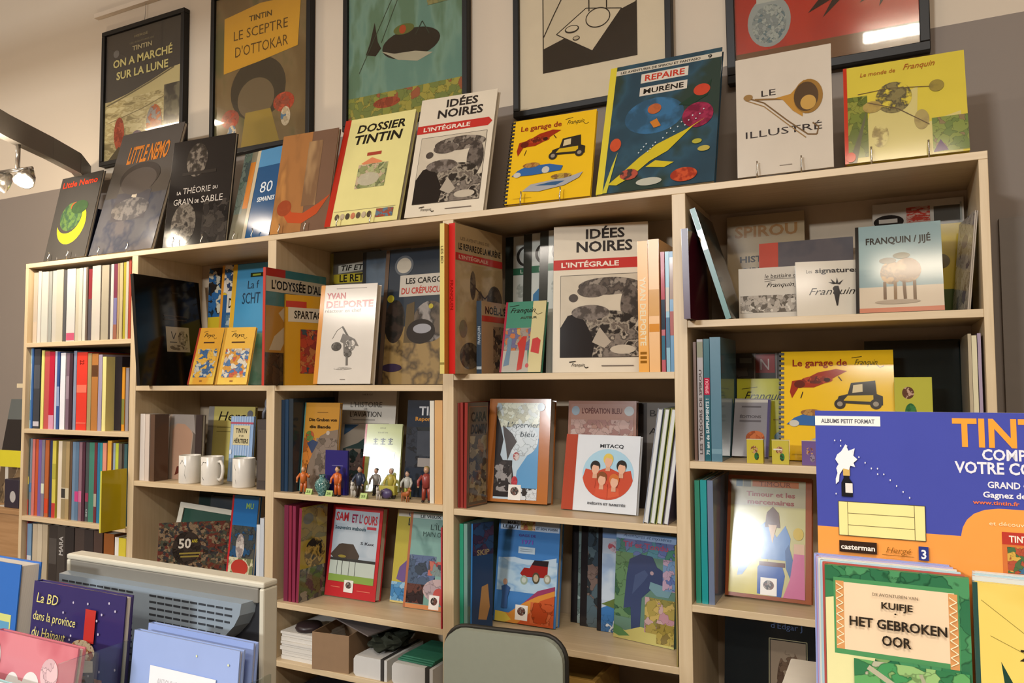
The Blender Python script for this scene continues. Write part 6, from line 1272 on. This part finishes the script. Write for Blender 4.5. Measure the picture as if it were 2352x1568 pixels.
# ------------------------------------------------------------------ right foreground: plinth, sign and small-format albums
mb = MB(); mb.box(0, 0, 0, .62, .40, 1.055, mat('#cfc9bd', .5)); o = mb.build('display_plinth', loc=(-.16, -1.0, 0), bevel=.003); tag(o, 'white display plinth under the sign and the small albums', 'plinth')
r = empty('promotional_sign', (-.099, -.78, 1.055), (math.radians(-1), 0, 0)); tag(r, 'large blue and orange advertising sign board behind the small albums', 'sign')
SW, SH = .50, .405
mb = MB(); mb.box(0, 0, 0, SW, .006, SH, mat('#d8d4cc', .5)); mb.build('board', r)
BLU, ORA, CRE = '#454da0', '#e8984a', '#e6da94'
sg = [R(0, 0, 1, 1, BLU), R(0, 0, 1, .607, ORA),
      P([(.345, .58), (.346, .61), (.35, .635), (.36, .66), (.376, .68), (.4, .694), (.43, .70), (1, .70), (1, .4), (.345, .4)], ORA),
      R(0, .950, .165, .983, '#e4e4de'), T('ALBUMS PETIT FORMAT', .016, .959, .014, .135, '#5a5c64'),
      T('TINTIN', .335, .893, .088, .29, '#ea9a3c'), T('COMPLÉTEZ', .398, .851, .034, .19, '#dcdce4'), T('VOTRE COLLECTION', .338, .808, .036, .33, '#dcdce4'), T('GRAND CONCOURS', .408, .764, .02, .19, '#dcdce4'), T('Gagnez des albums', .397, .734, .018, .17, '#dcdce4'), T('www.tintin.fr', .375, .712, .012, .1, '#d8704a'),
      T('et découvrez', .408, .648, .012, .1, '#f0e0b4', 0), R(.435, .50, .52, .625, '#c8703a'), R(.435, .592, .52, .63, '#b03a30'), T('TINTIN', .45, .6, .02, .06, '#e4d8c8'), N(.445, .505, .51, .585, ['#3f6a8a', '#a8503a', '#c8a04a', '#4a6a44'], 80, 190),
      R(.055, .582, .265, .695, CRE), L([(.055, .695), (.265, .695), (.265, .582), (.055, .582), (.055, .695)], .002, '#4a4434'), L([(.078, .695), (.078, .582)], .0016, '#6a6040'), L([(.24, .695), (.24, .582)], .0016, '#6a6040'), L([(.078, .657), (.24, .657)], .0016, '#6a6040'), L([(.078, .618), (.24, .618)], .0016, '#6a6040'),
      P([(.064, .712), (.064, .758), (.07, .774), (.07, .79), (.084, .79), (.084, .774), (.092, .758), (.092, .712)], '#1f2024'), R(.074, .725, .092, .757, '#dcd8d0'), R(.069, .782, .086, .815, '#c8a860'),
      P([(.055, .852), (.066, .864), (.077, .888), (.084, .866), (.1, .875), (.096, .85), (.106, .838), (.096, .826), (.1, .812), (.088, .816), (.084, .802), (.07, .806), (.06, .785), (.058, .762), (.05, .752), (.05, .77), (.055, .79), (.052, .806), (.058, .82), (.05, .836)], '#e4e4e6')]
sg += [E(.05 + .012 * ((i * 7) % 13) * 1.25, .72 + .018 * ((i * 5) % 11), .0016, .003, '#d6d8e2') for i in range(16)]
sg += [R(.055, .528, .148, .566, '#33241c'), T('casterman', .059, .538, .017, .085, '#e0d8cc'), T('Hergé', .168, .538, .018, .06, '#8a5a24', 0, .3), L([(.16, .530), (.235, .530)], .0018, '#8a5a24'), R(.247, .522, .27, .566, '#2f3a7a'), T('3', .252, .528, .028, .014, '#e4e4e4')]
decorate(r, SW, SH, sg)
r2 = MB(); r2.box(.1, .006, 0, .4, .08, .004, mat('#bdb8ae', .5)); r2.box(.24, .006, .004, .26, .05, .3, mat('#bdb8ae', .5)); r2.build('easel_foot', r)
KG = 'small-format albums stacked before the sign'
def kuif(i, y, dz, front, spine, deco, label, x=-.086, w_=.162, pg='#e0dcd4'):
    b = fgbook('small_album', label, x, y, 1.055, w_, .207 + dz, .009, -1.0, 3, front, spine, deco, pg=pg); b['group'] = KG
kuif(0, -.85, 0, '#3f7f56', '#2f6a44', [
    N(0, 0, 1, 1, ['#3a7a50', '#4a8a5c', '#2f6a48', '#7fa064'], 18, 200), P([(0, .0), (0, .8), (.12, .82), (.2, .5), (.36, .5), (.3, .3), (.12, .2), (.1, 0)], '#d4cf9a'), R(.06, .47, .93, .93, '#4a8a58'), R(.085, .5, .9, .905, '#dcc4a4'), R(.075, .5, .135, .91, '#c8905a'), R(.86, .47, .92, .9, '#c8905a')]
    + [L([(.08 + .05 * (k % 2), .52 + .0235 * k), (.08 + .05 * ((k + 1) % 2), .5435 + .0235 * k)], .005, '#e4dcb8') for k in range(16)] + [L([(.865 + .05 * (k % 2), .49 + .0245 * k), (.865 + .05 * ((k + 1) % 2), .5145 + .0245 * k)], .005, '#e4dcb8') for k in range(16)]
    + [T('HERGÉ', .42, .955, .014, .13, '#2a5a3c', 0), T('DE AVONTUREN VAN', .34, .845, .018, .32, '#4a4034', 0), T('KUIFJE', .4, .775, .038, .22, '#2f2820'), E(.5, .75, .008, .005, '#2f2820'), T('HET GEBROKEN', .17, .655, .055, .68, '#2a241e'), T('OOR', .4, .56, .058, .2, '#2a241e'),
       N(.2, .05, .98, .46, ['#3f8a54', '#5a9a5c', '#2f7048', '#8ab070', '#a8a890'], 22, 201), L([(.3, .42), (.55, .3), (.7, .05)], .03, '#a8a48c'), L([(.66, .42), (.82, .1)], .02, '#9a9a80'), NE(.58, .2, .05, .05, ['#b8803a', '#a86a2c'], 60, 202), NE(.52, .1, .05, .03, ['#b8803a', '#c08a3c'], 60, 203), P([(0, 0), (.0, .12), (.2, .06), (.5, 0)], '#d8d4cc')], 'small green album with cream title panel, front of the sign')
sp = ['#b03a34', '#7fb4c8', '#c8c4bc', '#b0606c', '#9aa0cc']
for i in range(1, 6):
    kuif(i, -.85 + .0105 * i, .0004 * i, ['#b0524a', '#a8c8d0', '#d0ccc4', '#a8a4cc', '#8f9cd0'][i - 1], sp[i - 1], [], f'small album stacked {ORD[i]} behind the green titled one', x=-.086 - .0035 * i)
kuif(6, -.85, -.004, '#d6bc5a', '#2f4a44', [R(0, 0, .03, 1, '#2a4a44'), N(.03, .1, 1, 1, ['#d6bc5a', '#dcc468', '#ceb250'], 6, 204, (1, 1, 1), False), P([(.18, 0), (.08, .3), (.2, .26), (.16, .56), (.32, .3), (.42, .42), (.46, .3), (.62, .4), (1, .3), (1, 0)], '#1f3f34'), P([(.45, 0), (.5, .16), (.65, .22), (.9, .15), (1, 0)], '#6fa0a0'), L([(.05, .9), (.6, .55)], .003, '#8a7a3a'), L([(.1, .7), (.5, .55)], .003, '#8a7a3a'), T('DE', .62, .69, .055, .14, '#2a241a'), T('ZONNE', .28, .58, .062, .6, '#2a241a')], 'small yellow album with dark starburst, right of the green one', x=.080)
for i in range(1, 4):
    kuif(6 + i, -.85 + .0105 * i, .0 + .0005 * i, ['#c8ccc8', '#a8c8d0', '#d0ccc4'][i - 1], '#c8c4bc', [], f'small album stacked {ORD[i]} behind the yellow starburst one', x=.080 + .001 * i)
for i in range(4):
    r = empty('small_album', (-.098, -.905 - .0 * i, 1.055 + .0105 * i)); tag(r, f'small white-edged album lying flat, {ORD[i]} from the bottom before the green one', 'book', KG)
    o = cover_mesh(.165, .05, .0095, '#d6d2ca', '#c8c0b4').build('cover', r, rot=(math.radians(0), 0, 0)); 
    o.rotation_euler = (math.radians(90), 0, 0); o.location = (0, .05, 0)
    o = page_mesh(.165, .05, .0095, '#e4e0d8').build('page_block', r); o.rotation_euler = (math.radians(90), 0, 0); o.location = (0, .05, 0)
